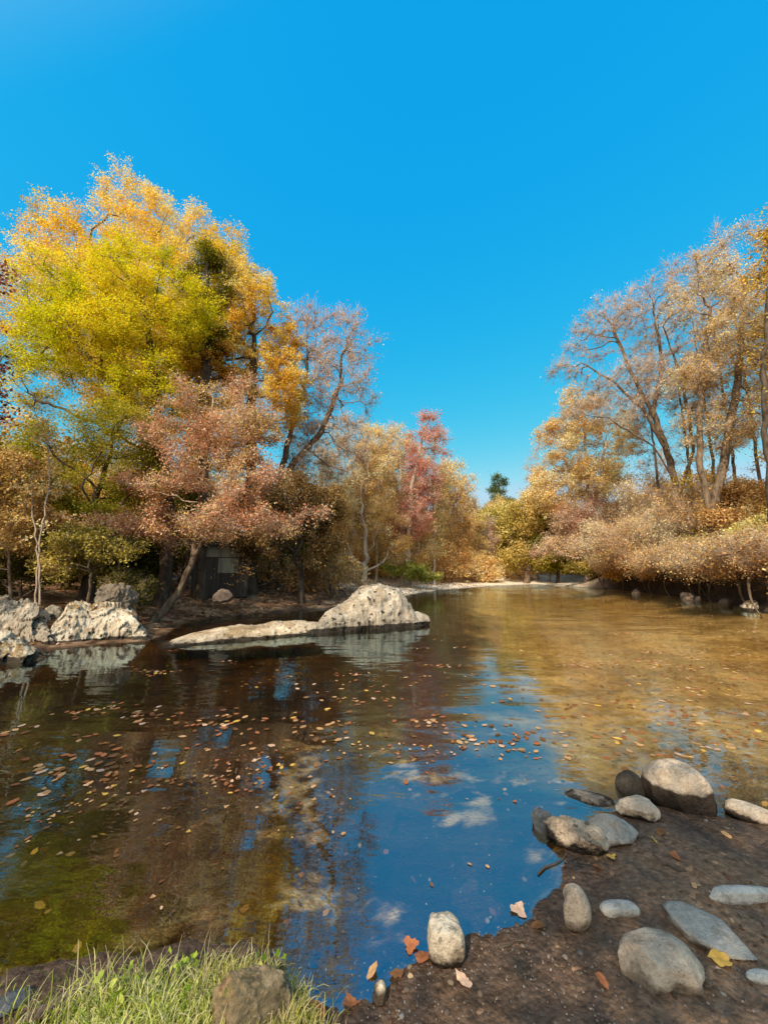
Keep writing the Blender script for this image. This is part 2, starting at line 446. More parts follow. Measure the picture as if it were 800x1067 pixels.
def px_blobs(bl, Y):
    o = []
    for b in bl:
        px, py, rx, ry = b[:4]; y = Y + (b[4] if len(b) > 4 else 0)
        c = at(px, py, y); s = depth(c) / FPX
        ex = rx * s; ez = ry * s
        o.append((c, (ex, b[5] if len(b) > 5 else 0.5 * (ex + ez), ez)))
    return o

def make_tree(name, label, cat, Y, base_px, blobs, pal, nleaf=20000, leaf=0.11, nattr=900, step=0.35, infl=3.0, kill=0.55,
              guides=None, tip=0.007, expo=2.35, rmax=None, spread=0.26, bias=0.8, bark=None, twigs=0, twig_len=0.5, hgrad=0.0, jitter=0.25,
              bias_up=0.06, seed=1, group=None, base_xy=None, world_blobs=None, aspect=0.62, mat=None, twr=0.004, leafr=2.6, sink=0.15, cn=0.45, carve=-0.12, k=1.0):
    rng = np.random.default_rng(seed)
    leaf *= k; step *= k; infl *= k; kill *= k; spread *= k; twig_len *= k; twr *= k; tip *= k; rmax = rmax * k if rmax else None
    bark = bark or M_BARK_M
    if base_xy is None:
        b = at(base_px[0], base_px[1], Y); bx, by = b[0], b[1]
    else: bx, by = base_xy
    bz = tz(bx, by)
    root = np.array([bx, by, bz - sink])
    BL = world_blobs if world_blobs is not None else px_blobs(blobs, Y)
    A = blob_points(BL, nattr, rng)
    csz = np.mean([b[1][0] for b in BL])
    A = A + csz * 0.28 * np.stack([vn(A * (0.9 / csz) + q, seed + q) for q in (1, 5, 9)], 1)
    A = A[fbm(A * (1.5 / csz) + 3.3, 2, seed + 40) > carve]
    nodes = [root]; par = [-1]
    gl = guides
    if gl is None:
        cen = np.mean([c for c, _ in BL], 0); lowz = min(c[2] - r[2] for c, r in BL)
        t = np.array([root[0] * .6 + cen[0] * .4, root[1] * .6 + cen[1] * .4, max(lowz, root[2] + 0.5)])
        gl = [[t]]
    for gline in gl:
        if isinstance(gline, tuple): start, pts = gline
        else: start, pts = None, gline
        if start is None: prev = 0
        else:
            prev = int(np.argmin([np.sum((q - np.array(start)) ** 2) for q in nodes]))
        for p in pts:
            p = np.array(p, float); a = nodes[prev].copy(); Ln = np.linalg.norm(p - a); k = max(1, int(Ln / step))
            for j in range(1, k + 1):
                q = a + (p - a) * j / k
                if j < k: q = q + rng.normal(size=3) * step * 0.07
                nodes.append(q); par.append(prev); prev = len(nodes) - 1
    P, par = grow(nodes, par, A, step, infl, kill, rng, bias=(0, 0, bias_up), jit=jitter)
    r, main = radii(P, par, tip, expo)
    if rmax:
        s = rmax / r[0]
        if s < 1:
            r = np.where(r > tip * 2, tip * 2 + (r - tip * 2) * ((rmax - tip * 2) / (r[0] - tip * 2)), r)
        else:
            r = tip + (r - tip) * (rmax - tip) / (r[0] - tip)
    # root flare
    hgt = P[:, 2] - bz
    fl = np.exp(-np.maximum(hgt, 0) / 0.35) * 0.5
    onb = np.zeros(len(P), bool); onb[0] = True
    r = r * np.where((r > 0.3 * r[0]) & (hgt < 1.2), 1 + fl, 1)
    th_thick = 0.028
    thick = r > th_thick; thin = ~thick
    V1, F1 = tubes(P, par, r, main, thick, 8)
    V2, F2 = tubes(P, par, np.minimum(r, th_thick), main, thin, 4)
    tree = empty(name, (bx, by, bz)); tag(tree, label, cat, group)
    off = np.array([bx, by, bz])
    if len(V1) == 0: V1, F1, V2, F2 = V2, F2, np.zeros((0, 3)), np.zeros((0, 4), int)
    link('trunk', build_mesh('trunk', V1 - off, [F1], [bark], smooth=True), tree)
    # crown: fine branches, twigs, leaves
    tips = np.nonzero((r < tip * leafr) & (par >= 0))[0]
    if len(tips) == 0: tips = np.arange(len(P))
    VV = [V2]; FF4 = [F2]; mi4 = [np.ones(len(F2), int)]; tint = [np.full((len(V2), 3), 0.2)]
    F3 = np.zeros((0, 3), int); o = len(V2)
    anchor = P[tips]
    if twigs:
        t0 = anchor[rng.integers(0, len(anchor), twigs)]
        pidx = rng.integers(0, len(tips), twigs); t0 = anchor[pidx]
        pd = unit(P[tips[pidx]] - P[par[tips[pidx]]])
        dr = unit(pd * 0.9 + 0.75 * rng.normal(size=(twigs, 3)) + np.array([0, 0, 0.25]))
        t1 = t0 + dr * (twig_len * rng.uniform(0.35, 1.2, twigs))[:, None]
        tv, tf = slivers(t0, t1, twr, rng)
        VV.append(tv); F3 = tf + o; o += len(tv); tint.append(np.full((len(tv), 3), 0.2))
        # side twiglets
        m = rng.random(twigs) < 0.7; s0 = t0[m] + (t1[m] - t0[m]) * rng.uniform(.3, .8, m.sum())[:, None]
        s1 = s0 + unit(dr[m] + 0.8 * rng.normal(size=(m.sum(), 3))) * (twig_len * 0.5 * rng.uniform(.4, 1.1, m.sum()))[:, None]
        tv, tf = slivers(s0, s1, twr * .75, rng)
        VV.append(tv); F3 = np.concatenate([F3, tf + o]); o += len(tv); tint.append(np.full((len(tv), 3), 0.2))
        lp = np.concatenate([t0 + (t1 - t0) * rng.uniform(.3, 1, twigs)[:, None], s1])
        anchor2 = lp
    else: anchor2 = anchor
    if nleaf:
        k = rng.integers(0, len(anchor2), nleaf)
        LP = anchor2[k] + rng.normal(size=(nleaf, 3)) * np.array([1, 1, 0.7]) * spread * (0.35 if twigs else 1.0)
        lv, lf = leaf_quads(LP, leaf, bias, rng, aspect)
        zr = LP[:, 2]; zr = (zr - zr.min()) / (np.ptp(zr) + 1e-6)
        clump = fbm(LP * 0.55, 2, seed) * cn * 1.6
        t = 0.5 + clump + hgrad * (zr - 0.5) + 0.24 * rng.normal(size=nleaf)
        c = np.clip(lerp_pal(pal, t) * LEAF_GAIN * rng.uniform(0.5, 1.2, nleaf)[:, None], 0, 0.95)
        VV.append(lv); FF4.append(lf + o); mi4.append(np.zeros(len(lf), int)); tint.append(np.repeat(c, 4, 0)); o += len(lv)
    V = np.concatenate(VV) - off
    f4 = np.concatenate(FF4); m4 = np.concatenate(mi4)
    faces = [f4, F3] if len(F3) else [f4]
    mi = np.concatenate([m4, np.ones(len(F3), int)]) if len(F3) else m4
    link('crown', build_mesh('crown', V, faces, [mat or M_LEAF, M_TWIG if bark is not M_BARK_D else M_BARK_D], midx=mi, tint=np.concatenate(tint)), tree)
    return tree

LEAF_GAIN = 1.45
# palettes (linear)
ORANGE = [(0.50, 0.42, 0.035), (0.70, 0.40, 0.05), (0.84, 0.46, 0.08), (0.90, 0.58, 0.15), (0.88, 0.60, 0.27)]
YELLOW = [(0.36, 0.35, 0.02), (0.60, 0.53, 0.03), (0.80, 0.60, 0.06), (0.84, 0.52, 0.08), (0.50, 0.46, 0.03)]
GOLD = [(0.34, 0.17, 0.03), (0.62, 0.35, 0.06), (0.82, 0.52, 0.12), (0.78, 0.56, 0.24)]
HEMLOCK = [(0.07, 0.07, 0.01), (0.17, 0.16, 0.02), (0.32, 0.28, 0.04), (0.46, 0.36, 0.07)]
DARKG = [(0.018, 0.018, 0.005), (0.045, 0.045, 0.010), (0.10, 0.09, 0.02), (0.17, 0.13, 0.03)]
REDPINK = [(0.30, 0.13, 0.05), (0.52, 0.22, 0.12), (0.74, 0.40, 0.28), (0.80, 0.54, 0.36), (0.66, 0.44, 0.15), (0.40, 0.24, 0.06)]
RUST = [(0.26, 0.13, 0.04), (0.48, 0.27, 0.10), (0.66, 0.43, 0.19), (0.76, 0.55, 0.30)]
TAN = [(0.44, 0.24, 0.07), (0.66, 0.41, 0.14), (0.78, 0.53, 0.24), (0.80, 0.62, 0.38)]
PINKTAN = [(0.45, 0.22, 0.14), (0.62, 0.36, 0.24), (0.74, 0.50, 0.36)]
PINKTOP = [(0.42, 0.10, 0.09), (0.60, 0.22, 0.17), (0.72, 0.38, 0.27)]
BEECH = [(0.42, 0.22, 0.08), (0.68, 0.42, 0.18), (0.80, 0.56, 0.30), (0.82, 0.64, 0.42)]
OLIVE = [(0.10, 0.09, 0.018), (0.24, 0.20, 0.04), (0.44, 0.34, 0.08), (0.58, 0.44, 0.15)]
PLUM = [(0.10, 0.03, 0.03), (0.22, 0.08, 0.06), (0.40, 0.18, 0.12)]
BROWN = [(0.06, 0.035, 0.015), (0.17, 0.10, 0.04), (0.32, 0.20, 0.08), (0.46, 0.31, 0.14)]
PINE = [(0.05, 0.075, 0.03), (0.12, 0.15, 0.06), (0.24, 0.25, 0.11)]

TREES = True
if TREES:
    # ---- left bank
    make_tree('orange_tree', 'tall orange and yellow tree rising highest on the left bank', 'tree', 17, (150, 615),
              [(150, 228, 40, 38), (185, 245, 36, 38), (88, 275, 48, 40), (215, 272, 40, 46), (240, 305, 36, 42), (120, 310, 95, 60), (40, 325, 42, 50), (180, 340, 75, 60), (150, 400, 90, 50)], ORANGE,
              nleaf=230000, leaf=0.080, nattr=2600, step=0.4, infl=3.5, kill=0.6, rmax=0.34, spread=0.36, carve=-0.7, hgrad=0.3, bark=M_BARK_M, seed=11, twigs=5000, twig_len=0.7,
              guides=[[at(160, 520, 17), at(150, 430, 17), at(150, 330, 17)], (at(152, 450, 17), [at(110, 360, 17), at(90, 300, 17.5)]), (at(150, 430, 17), [at(200, 330, 17)])])
    make_tree('maple_tree', 'lime yellow maple fanning out in front of the tall orange tree', 'tree', 12.5, (172, 600),
              [(90, 312, 58, 40), (42, 365, 45, 36), (120, 372, 75, 36), (165, 335, 40, 45), (25, 412, 30, 22), (150, 412, 55, 20), (150, 290, 36, 36), (195, 310, 26, 36)], YELLOW,
              nleaf=140000, leaf=0.062, cn=0.8, nattr=1900, step=0.3, infl=2.6, kill=0.45, rmax=0.2, spread=0.28, bias=1.3, hgrad=0.35, twigs=4000, twig_len=0.6, bark=M_BARK_D, seed=12,
              guides=[[at(176, 540, 12.5), at(170, 480, 12.5)], (at(170, 480, 12.5), [at(120, 400, 12.3), at(70, 350, 12)]), (at(170, 480, 12.5), [at(160, 380, 12.5), at(150, 320, 12.5)]), (at(170, 480, 12.5), [at(100, 440, 12), at(50, 420, 12)])])
    make_tree('hemlock_tree', 'green hemlock top showing through the middle of the orange crowns', 'tree', 14.5, (212, 600),
              [(212, 265, 16, 18), (235, 282, 13, 18), (195, 285, 14, 18), (215, 310, 26, 20), (210, 350, 30, 25)], HEMLOCK,
              nleaf=40000, leaf=0.09, nattr=600, step=0.35, infl=2.5, kill=0.5, rmax=0.2, spread=0.22, bark=M_BARK_D, seed=13, aspect=0.35, hgrad=0.3,
              guides=[[at(212, 480, 14.5), at(215, 380, 14.5), at(216, 260, 14.5)]])
    make_tree('golden_tree', 'golden brown tree with dense crown beside the bare grey tree', 'tree', 16, (262, 606),
              [(258, 318, 34, 36), (285, 350, 28, 45), (240, 380, 50, 50), (292, 415, 32, 50), (235, 450, 45, 45)], GOLD, carve=-0.35,
              nleaf=100000, leaf=0.085, nattr=1300, step=0.36, infl=2.8, kill=0.55, rmax=0.24, spread=0.27, hgrad=0.45, bark=M_BARK_D, seed=14, twigs=3000, twig_len=0.6,
              guides=[[at(262, 520, 16), at(262, 430, 16), at(265, 350, 16)]])
    make_tree('dogwood_tree', 'red pink leaved dogwood with a trunk leaning over the water from the rocks', 'tree', 10.8, (155, 655),
              [(225, 415, 45, 35), (195, 450, 45, 25), (250, 455, 45, 25), (235, 485, 60, 24), (275, 510, 55, 20), (190, 510, 60, 20), (235, 545, 75, 20), (295, 530, 45, 18), (160, 548, 50, 16), (310, 540, 20, 14)], REDPINK,
              nleaf=40000, leaf=0.06, nattr=2100, step=0.24, infl=2.2, kill=0.32, rmax=0.095, spread=0.26, carve=0.0, bias=0.9, bark=M_BARK_M, seed=15, twigs=7000, twig_len=0.4, cn=0.8,
              guides=[[at(172, 635, 10.8), at(190, 610, 10.9), at(202, 580, 11), at(206, 540, 11), at(215, 480, 11), at(222, 420, 11)], (at(202, 580, 11), [at(240, 520, 10.6)])],
              base_xy=tuple(at(153, 657, 10.6)[:2]), sink=0.2)
    make_tree('evergreen_tree', 'dark olive evergreen below the lime maple at far left', 'tree', 11.5, (95, 600),
              [(75, 470, 48, 32), (125, 455, 42, 30), (60, 510, 45, 30), (140, 500, 38, 30), (100, 530, 60, 25)], HEMLOCK,
              nleaf=60000, leaf=0.075, nattr=1100, step=0.28, infl=2.4, kill=0.42, rmax=0.16, spread=0.2, bias=1.4, bark=M_BARK_D, seed=16, aspect=0.4)
    make_tree('bare_tree', 'nearly bare grey tree leaning right above the wood on the left bank', 'tree', 18, (285, 612),
              [(345, 360, 45, 40), (365, 410, 34, 45), (325, 400, 32, 55), (350, 460, 40, 35), (310, 460, 25, 50)], PINKTAN,
              nleaf=9000, leaf=0.09, nattr=1500, step=0.36, infl=2.6, kill=0.5, rmax=0.22, tip=0.009, spread=0.3, bark=M_BARK_M, seed=17, twigs=9000, twig_len=0.8, twr=0.0065,
              guides=[[at(287, 560, 18), at(292, 500, 18), at(305, 440, 18), at(320, 390, 18)], (at(292, 500, 18), [at(335, 450, 18), at(355, 400, 18)])])
    make_tree('brown_tree', 'shaded brown leaved tree below the bare grey tree', 'tree', 15.5, (315, 612),
              [(300, 520, 42, 35), (335, 535, 28, 32), (280, 565, 40, 22), (330, 575, 30, 18)], BROWN,
              nleaf=50000, leaf=0.08, nattr=900, step=0.3, infl=2.4, kill=0.45, rmax=0.13, spread=0.22, bark=M_BARK_D, seed=18)
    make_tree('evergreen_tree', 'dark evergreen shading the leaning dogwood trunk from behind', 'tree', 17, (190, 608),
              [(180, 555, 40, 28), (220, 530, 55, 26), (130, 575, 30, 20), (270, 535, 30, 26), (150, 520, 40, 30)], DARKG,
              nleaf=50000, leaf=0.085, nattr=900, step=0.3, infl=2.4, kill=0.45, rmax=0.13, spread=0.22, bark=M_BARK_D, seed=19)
    # shrubs on the left rocks
    for i, (lab, Y, bpx, bl, pal, nl) in enumerate([
        ('tan brush shrub at the left edge behind the pale saplings', 9.5, (12, 640), [(10, 505, 45, 28), (25, 545, 40, 24), (-10, 575, 35, 25)], [(0.16, 0.09, 0.03), (0.40, 0.24, 0.08), (0.62, 0.42, 0.17), (0.70, 0.52, 0.27)], 16000),
        ('shrub with olive yellow leaves over the upper grey rock', 9.8, (95, 605), [(95, 565, 42, 14), (70, 585, 30, 12), (125, 575, 25, 10)], OLIVE, 11000),
        ('low pink leaved branchy shrub between the olive shrub and leaning trunk', 10.2, (128, 600), [(115, 550, 50, 7), (140, 556, 35, 7), (90, 545, 30, 6)], REDPINK, 7000),
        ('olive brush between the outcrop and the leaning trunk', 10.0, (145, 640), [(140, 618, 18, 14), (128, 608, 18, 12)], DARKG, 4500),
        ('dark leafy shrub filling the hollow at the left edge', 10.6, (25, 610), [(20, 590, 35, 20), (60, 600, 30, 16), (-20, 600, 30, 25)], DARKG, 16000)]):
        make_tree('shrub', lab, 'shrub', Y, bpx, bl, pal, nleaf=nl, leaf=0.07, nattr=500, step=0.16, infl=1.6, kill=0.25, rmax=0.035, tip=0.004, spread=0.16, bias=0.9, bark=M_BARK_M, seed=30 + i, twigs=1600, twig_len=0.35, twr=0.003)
    for i, (lab, bpx, pts) in enumerate([('thin pale sapling stem on the left rocks, the taller of two', (47, 622), [(42, 560), (52, 500), (50, 440)]),
                                         ('thin pale sapling stem on the left rocks, the shorter of two', (40, 626), [(40, 580), (36, 545), (33, 500)])]):
        Y = 8.6
        make_tree('sapling', lab, 'sapling', Y, bpx, [(pts[-1][0], pts[-1][1] + 15, 16, 26), (pts[1][0], pts[1][1], 18, 26)], TAN, nleaf=420, leaf=0.07, nattr=70, step=0.16, infl=2, kill=0.25,
                  guides=[[at(a, b, Y) for a, b in pts]], rmax=0.02, tip=0.004, bark=M_BARK_P, spread=0.15, seed=50 + i, twigs=150, twig_len=0.25)
    make_tree('plum_tree', 'plum leaved tree reaching in from the left edge beside the maple', 'tree', 7, None,
              [(-30, 280, 28, 16), (-32, 330, 24, 22), (-32, 415, 26, 28), (-50, 360, 30, 60)], PLUM, nleaf=7000, leaf=0.085, nattr=500, step=0.25, infl=2.5, kill=0.4, rmax=0.1,
              base_xy=(-10.6, 6.6), bark=M_BARK_D, seed=60, spread=0.2)
    # ---- far wood behind the gravel bar
    make_tree('tan_tree', 'broad yellow tan tree at the left end of the gravel bar', 'tree', 27, (380, 607),
              [(385, 480, 26, 32), (375, 525, 30, 35), (400, 555, 25, 35), (362, 565, 20, 30)], TAN,
              nleaf=36000, leaf=0.10, twigs=3000, twig_len=.9, twr=.008, nattr=1000, step=0.5, infl=4, kill=0.75, rmax=0.2, spread=0.36, bark=M_BARK_P, seed=70, hgrad=0.2)
    make_tree('red_tree', 'tall slender tree with a red pink top and pale trunk by the gravel bar', 'tree', 29, (424, 606),
              [(446, 450, 12, 22), (456, 470, 10, 22), (436, 470, 14, 28), (440, 505, 20, 28), (428, 540, 20, 25)], PINKTOP,
              nleaf=17000, leaf=0.11, nattr=800, step=0.5, infl=4, kill=0.75, rmax=0.2, spread=0.4, bark=M_BARK_P, seed=71, twigs=4000, twig_len=0.9, twr=0.01,
              guides=[[at(425, 560, 29), at(428, 510, 29), at(440, 455, 29)]])
    make_tree('tan_tree', 'orange tan tree rounded at the right end of the left wood', 'tree', 38, (478, 606),
              [(470, 510, 22, 28), (485, 545, 17, 30), (465, 560, 25, 30), (492, 580, 12, 16)], TAN,
              nleaf=20000, twigs=3500, twig_len=.8, leaf=0.105, nattr=900, step=0.5, infl=4, kill=0.8, rmax=0.18, spread=0.42, bark=M_BARK_P, seed=72, k=1.2)
    make_tree('tan_tree', 'pale tan tree with open crown behind the red topped tree', 'tree', 33, (410, 606),
              [(412, 470, 22, 28), (420, 520, 22, 30), (400, 500, 22, 32), (445, 560, 20, 25)], TAN,
              nleaf=26000, leaf=0.115, nattr=900, step=0.55, infl=4, kill=0.8, rmax=0.2, spread=0.45, bark=M_BARK_P, seed=73, twigs=2500, twig_len=0.9, twr=0.01)
    make_tree('pine_tree', 'blue green pine top standing against the sky in the gap', 'tree', 62, (520, 600),
              [(520, 497, 4, 5), (520, 504, 8, 5), (518, 512, 12, 5), (523, 520, 14, 5), (517, 529, 16, 5), (523, 538, 18, 6), (519, 548, 20, 8)], PINE, carve=-1,
              nleaf=16000, leaf=0.40, nattr=500, step=0.7, infl=6, kill=1.0, rmax=0.4, spread=0.4, aspect=0.25, bark=M_BARK_D, seed=74, guides=[[at(520, 540, 62), at(520, 500, 62)]])
    make_tree('olive_tree', 'dull olive tree below the pine in the gap', 'tree', 44, (515, 603),
              [(512, 552, 10, 22), (530, 560, 14, 28), (510, 582, 14, 15), (522, 540, 7, 14)], [(0.22, 0.19, 0.04), (0.48, 0.38, 0.10), (0.70, 0.54, 0.22)], nleaf=16000, leaf=0.24, nattr=700, step=0.6, infl=4, kill=0.9, rmax=0.25, spread=0.5, bark=M_BARK_M, seed=75)
    make_tree('olive_tree', 'broad olive tree between the pine and tall tan tree', 'tree', 38, (548, 604),
              [(542, 540, 14, 25), (560, 545, 18, 34), (535, 578, 18, 18), (556, 520, 10, 18)], [(0.20, 0.16, 0.03), (0.46, 0.34, 0.09), (0.68, 0.50, 0.20)], nleaf=20000, leaf=0.2, nattr=800, step=0.55, infl=4, kill=0.85, rmax=0.25, spread=0.45, bark=M_BARK_M, seed=76, hgrad=0.3)
    # ---- right bank
    make_tree('tan_tree', 'tall tan tree with several pale trunks on the right bank', 'tree', 33, (612, 595),
              [(606, 430, 24, 26), (585, 465, 28, 30), (630, 460, 30, 35), (605, 500, 38, 28), (575, 510, 26, 26), (640, 510, 25, 25)], TAN,
              nleaf=70000, leaf=0.10, nattr=1500, step=0.45, infl=3.6, kill=0.68, rmax=0.22, spread=0.34, bark=M_BARK_P, seed=80, twigs=4000, twig_len=0.8, twr=0.008,
              guides=[[at(612, 560, 33.0), at(612, 500, 33.0), at(608, 440, 33.0)], (at(612, 560, 33.0), [at(625, 500, 33.0), at(632, 450, 33.0)]), (at(612, 570, 33.0), [at(596, 520, 33.0), at(586, 470, 33.0)])], k=1.32)
    make_tree('bare_tree', 'spreading bare grey tree with forked limbs reaching left over the right bank', 'tree', 24.5, (715, 575),
              [(635, 345, 42, 36), (605, 380, 26, 20), (680, 330, 36, 40), (655, 400, 50, 30), (625, 430, 38, 16), (700, 390, 30, 45)], PINKTAN,
              nleaf=4200, leaf=0.085, nattr=2100, step=0.32, infl=2.4, kill=0.44, rmax=0.17, tip=0.0085, expo=2.2, spread=0.35, bark=M_BARK_M, seed=81, twigs=11000, twig_len=0.65, twr=0.006,
              guides=[[at(706, 520, 24.5), at(698, 480, 24.5), at(680, 430, 24.5), at(655, 385, 24.5), at(640, 345, 24.5)], (at(698, 480, 24.5), [at(672, 430, 23.9), at(635, 395, 23.6), at(605, 378, 23.3)]),
                      (at(706, 520, 24.5), [at(722, 470, 24.9), at(712, 400, 25.2), at(690, 340, 25.2)]), (at(680, 430, 24.5), [at(690, 380, 25.1), at(680, 320, 25.4)]), (at(703, 500, 24.5), [at(680, 465, 23.9), at(640, 440, 23.3)])], k=1.44)
    make_tree('sycamore_tree', 'tall golden tan tree with twin dark trunks on the right bank', 'tree', 20.5, (742, 570),
              [(775, 275, 34, 36), (735, 310, 34, 40), (795, 330, 34, 45), (755, 370, 42, 42), (720, 390, 28, 32), (790, 420, 34, 40), (745, 450, 36, 34)], TAN,
              nleaf=40000, leaf=0.07, nattr=1800, step=0.34, infl=2.6, kill=0.52, rmax=0.2, spread=0.25, bark=M_BARK_M, seed=82, twigs=12000, twig_len=0.6, twr=0.006,
              guides=[[at(738, 530, 20.5), at(728, 480, 20.5), at(730, 400, 20.5), at(740, 320, 20.5)], (at(738, 540, 20.5), [at(752, 490, 20.5), at(768, 400, 20.5), at(776, 300, 20.5)])], k=1.37)
    make_tree('tree', 'dark thick trunked tree cut by the right edge of the view', 'tree', 15.2, (812, 600),
              [(815, 285, 24, 40), (830, 350, 28, 50), (845, 420, 35, 45), (810, 440, 18, 20), (850, 250, 40, 60)], GOLD,
              nleaf=19000, leaf=0.09, nattr=1200, step=0.32, infl=2.6, kill=0.5, rmax=0.085, spread=0.24, bark=M_BARK_D, seed=83, twigs=3000, twig_len=0.6,
              guides=[[at(802, 540, 15.2), at(797, 460, 15.2), at(795, 380, 15.2), at(800, 300, 15.2)]], k=1.32)
    make_tree('beech_tree', 'copper leaved beech spreading in layers above the dark right bank', 'tree', 24.5, (690, 592),
              [(690, 545, 60, 22), (725, 525, 45, 24), (655, 562, 50, 16), (640, 578, 45, 10), (705, 572, 60, 14), (675, 525, 35, 16)], BEECH,
              nleaf=32000, leaf=0.068, nattr=2000, step=0.28, infl=2.4, kill=0.4, rmax=0.11, spread=0.28, bias=0.8, bark=M_BARK_M, seed=84, twigs=14000, twig_len=0.75, cn=0.8, k=1.36)
    make_tree('beech_tree', 'pinkish tan brushy beech left of the copper one', 'tree', 31.5, (618, 598),
              [(620, 550, 42, 22), (598, 572, 38, 14), (640, 535, 32, 20), (645, 580, 32, 12)], PINKTAN + [(0.70, 0.46, 0.26)],
              nleaf=24000, leaf=0.08, nattr=1100, step=0.34, infl=2.6, kill=0.5, rmax=0.1, spread=0.24, bias=1.4, bark=M_BARK_M, seed=85, twigs=11000, twig_len=0.8, cn=0.8, k=1.43)
    make_tree('evergreen_tree', 'olive evergreen bush at the far end of the right bank', 'tree', 36, (580, 603),
              [(580, 545, 20, 14), (578, 568, 24, 14), (585, 588, 26, 10)], HEMLOCK, nleaf=24000, leaf=0.14, nattr=800, step=0.36, infl=2.6, kill=0.55, rmax=0.1, spread=0.26, bark=M_BARK_D, seed=86, k=1.33)
    make_tree('shrub', 'yellow green bush overhanging the bank at the right edge', 'shrub', 16.6, (790, 600),
              [(785, 560, 26, 20), (800, 580, 22, 14), (770, 575, 18, 10), (805, 545, 16, 16)], [(0.14, 0.12, 0.02), (0.34, 0.28, 0.06), (0.58, 0.46, 0.14), (0.66, 0.54, 0.24)], nleaf=15000, leaf=0.08, nattr=600, step=0.2, infl=1.8, kill=0.3, rmax=0.05, spread=0.16, bark=M_BARK_M, seed=87, k=1.28)
    make_tree('shrub', 'rusty shrub with shaded leaves behind the yellow green bush', 'shrub', 20.5, (755, 592),
              [(755, 545, 35, 18), (745, 570, 35, 14), (785, 520, 30, 25)], RUST, nleaf=20000, leaf=0.09, nattr=800, step=0.24, infl=2, kill=0.36, rmax=0.06, spread=0.2, bark=M_BARK_D, seed=88, k=1.37)
    for i, (lab, Y, px, bl, pal) in enumerate([
        ('low russet shrub drooping over the middle of the right bank', 23.5, 700, [(700, 590, 34, 8), (725, 588, 28, 8)], RUST),
        ('low olive shrub drooping to the water at the far right bank', 31.5, 622, [(622, 594, 24, 7), (605, 596, 18, 6)], OLIVE),
        ('low yellow shrub drooping over the right bank beside the olive one', 27.5, 655, [(655, 592, 26, 7), (640, 590, 18, 6)], GOLD),
        ('low tangle of brown twigs on the right bank below the golden tree', 18.5, 755, [(750, 592, 30, 9), (775, 596, 22, 8)], BROWN)]):
        make_tree('shrub', lab, 'shrub', Y, (px, 605), bl, pal, nleaf=9000, leaf=0.09, nattr=450, step=0.2, infl=1.8, kill=0.3, rmax=0.04, tip=0.004, spread=0.16, bias=1.2, bark=M_BARK_D, seed=90 + i, twigs=1500, twig_len=0.4, k=1.4)
    make_tree('shrub', 'bright green bush at the back of the gravel bar', 'shrub', 27, (428, 610), [(425, 598, 22, 8), (445, 600, 14, 6), (408, 594, 12, 8)], [(0.10, 0.12, 0.02), (0.24, 0.24, 0.05), (0.42, 0.38, 0.12)], nleaf=7000, leaf=0.13, nattr=300, step=0.25, infl=2, kill=0.4, rmax=0.04, spread=0.2, seed=99)

    # slender pale trees standing in a row behind the gravel bar
    def slender(lab, x, y, top, seed, pal, nl=5600, tw=2600, grp='slender pale trees behind the gravel bar', bk=None, cv=0.0):
        z = tz(x, y); r_ = np.random.default_rng(seed); hgt = top - z
        bl = [(np.array([x + r_.normal() * .35, y + r_.normal() * .3, z + hgt * f]), (w_, w_, hgt * .16)) for f, w_ in ((.38, .9), (.52, 1.15), (.68, 1.1), (.82, .8), (.93, .45))]
        make_tree('slender_tree', lab, 'tree', 0, None, None, pal, base_xy=(x, y), world_blobs=bl, nleaf=nl, leaf=0.10, nattr=520, step=0.4, infl=3, kill=0.55, rmax=0.10, spread=0.34, bark=bk or M_BARK_P, carve=cv, bias_up=0.25,
                  seed=seed, guides=[[np.array([x + .1, y, z + hgt * .45]), np.array([x, y, z + hgt * .85])]], twigs=tw, twig_len=0.9, twr=.008, group=grp)
    for i, (px, Y, pt) in enumerate([(365, 29, 452), (378, 32, 446), (392, 30.5, 452), (404, 33, 446), (418, 31, 458), (433, 33, 462), (452, 32, 468), (463, 37, 482), (474, 39, 488), (486, 41, 506), (496, 40, 522), (505, 42, 540), (350, 31, 446), (338, 28, 440), (560, 40, 505), (572, 38, 470)]):
        q = at(px, 600, Y); slender('slender pale trunked tree in the row behind the gravel bar', q[0], Y, at(px, pt, Y)[2], 500 + i, [TAN, TAN, ORANGE, PINKTAN][i % 4])

    for i, (px, Y, pt) in enumerate([(690, 27, 370), (726, 27, 330), (752, 26, 290), (774, 25, 268), (800, 24, 250)]):
        q = at(px, 560, Y); slender('slender upright tree with sparse peach leaves among the right bank trees', q[0], Y, at(px, pt, Y)[2], 560 + i, [PINKTAN, TAN][i % 2], 2600, 2600, 'upright sparse trees on the right bank', M_BARK_M, 0.05)

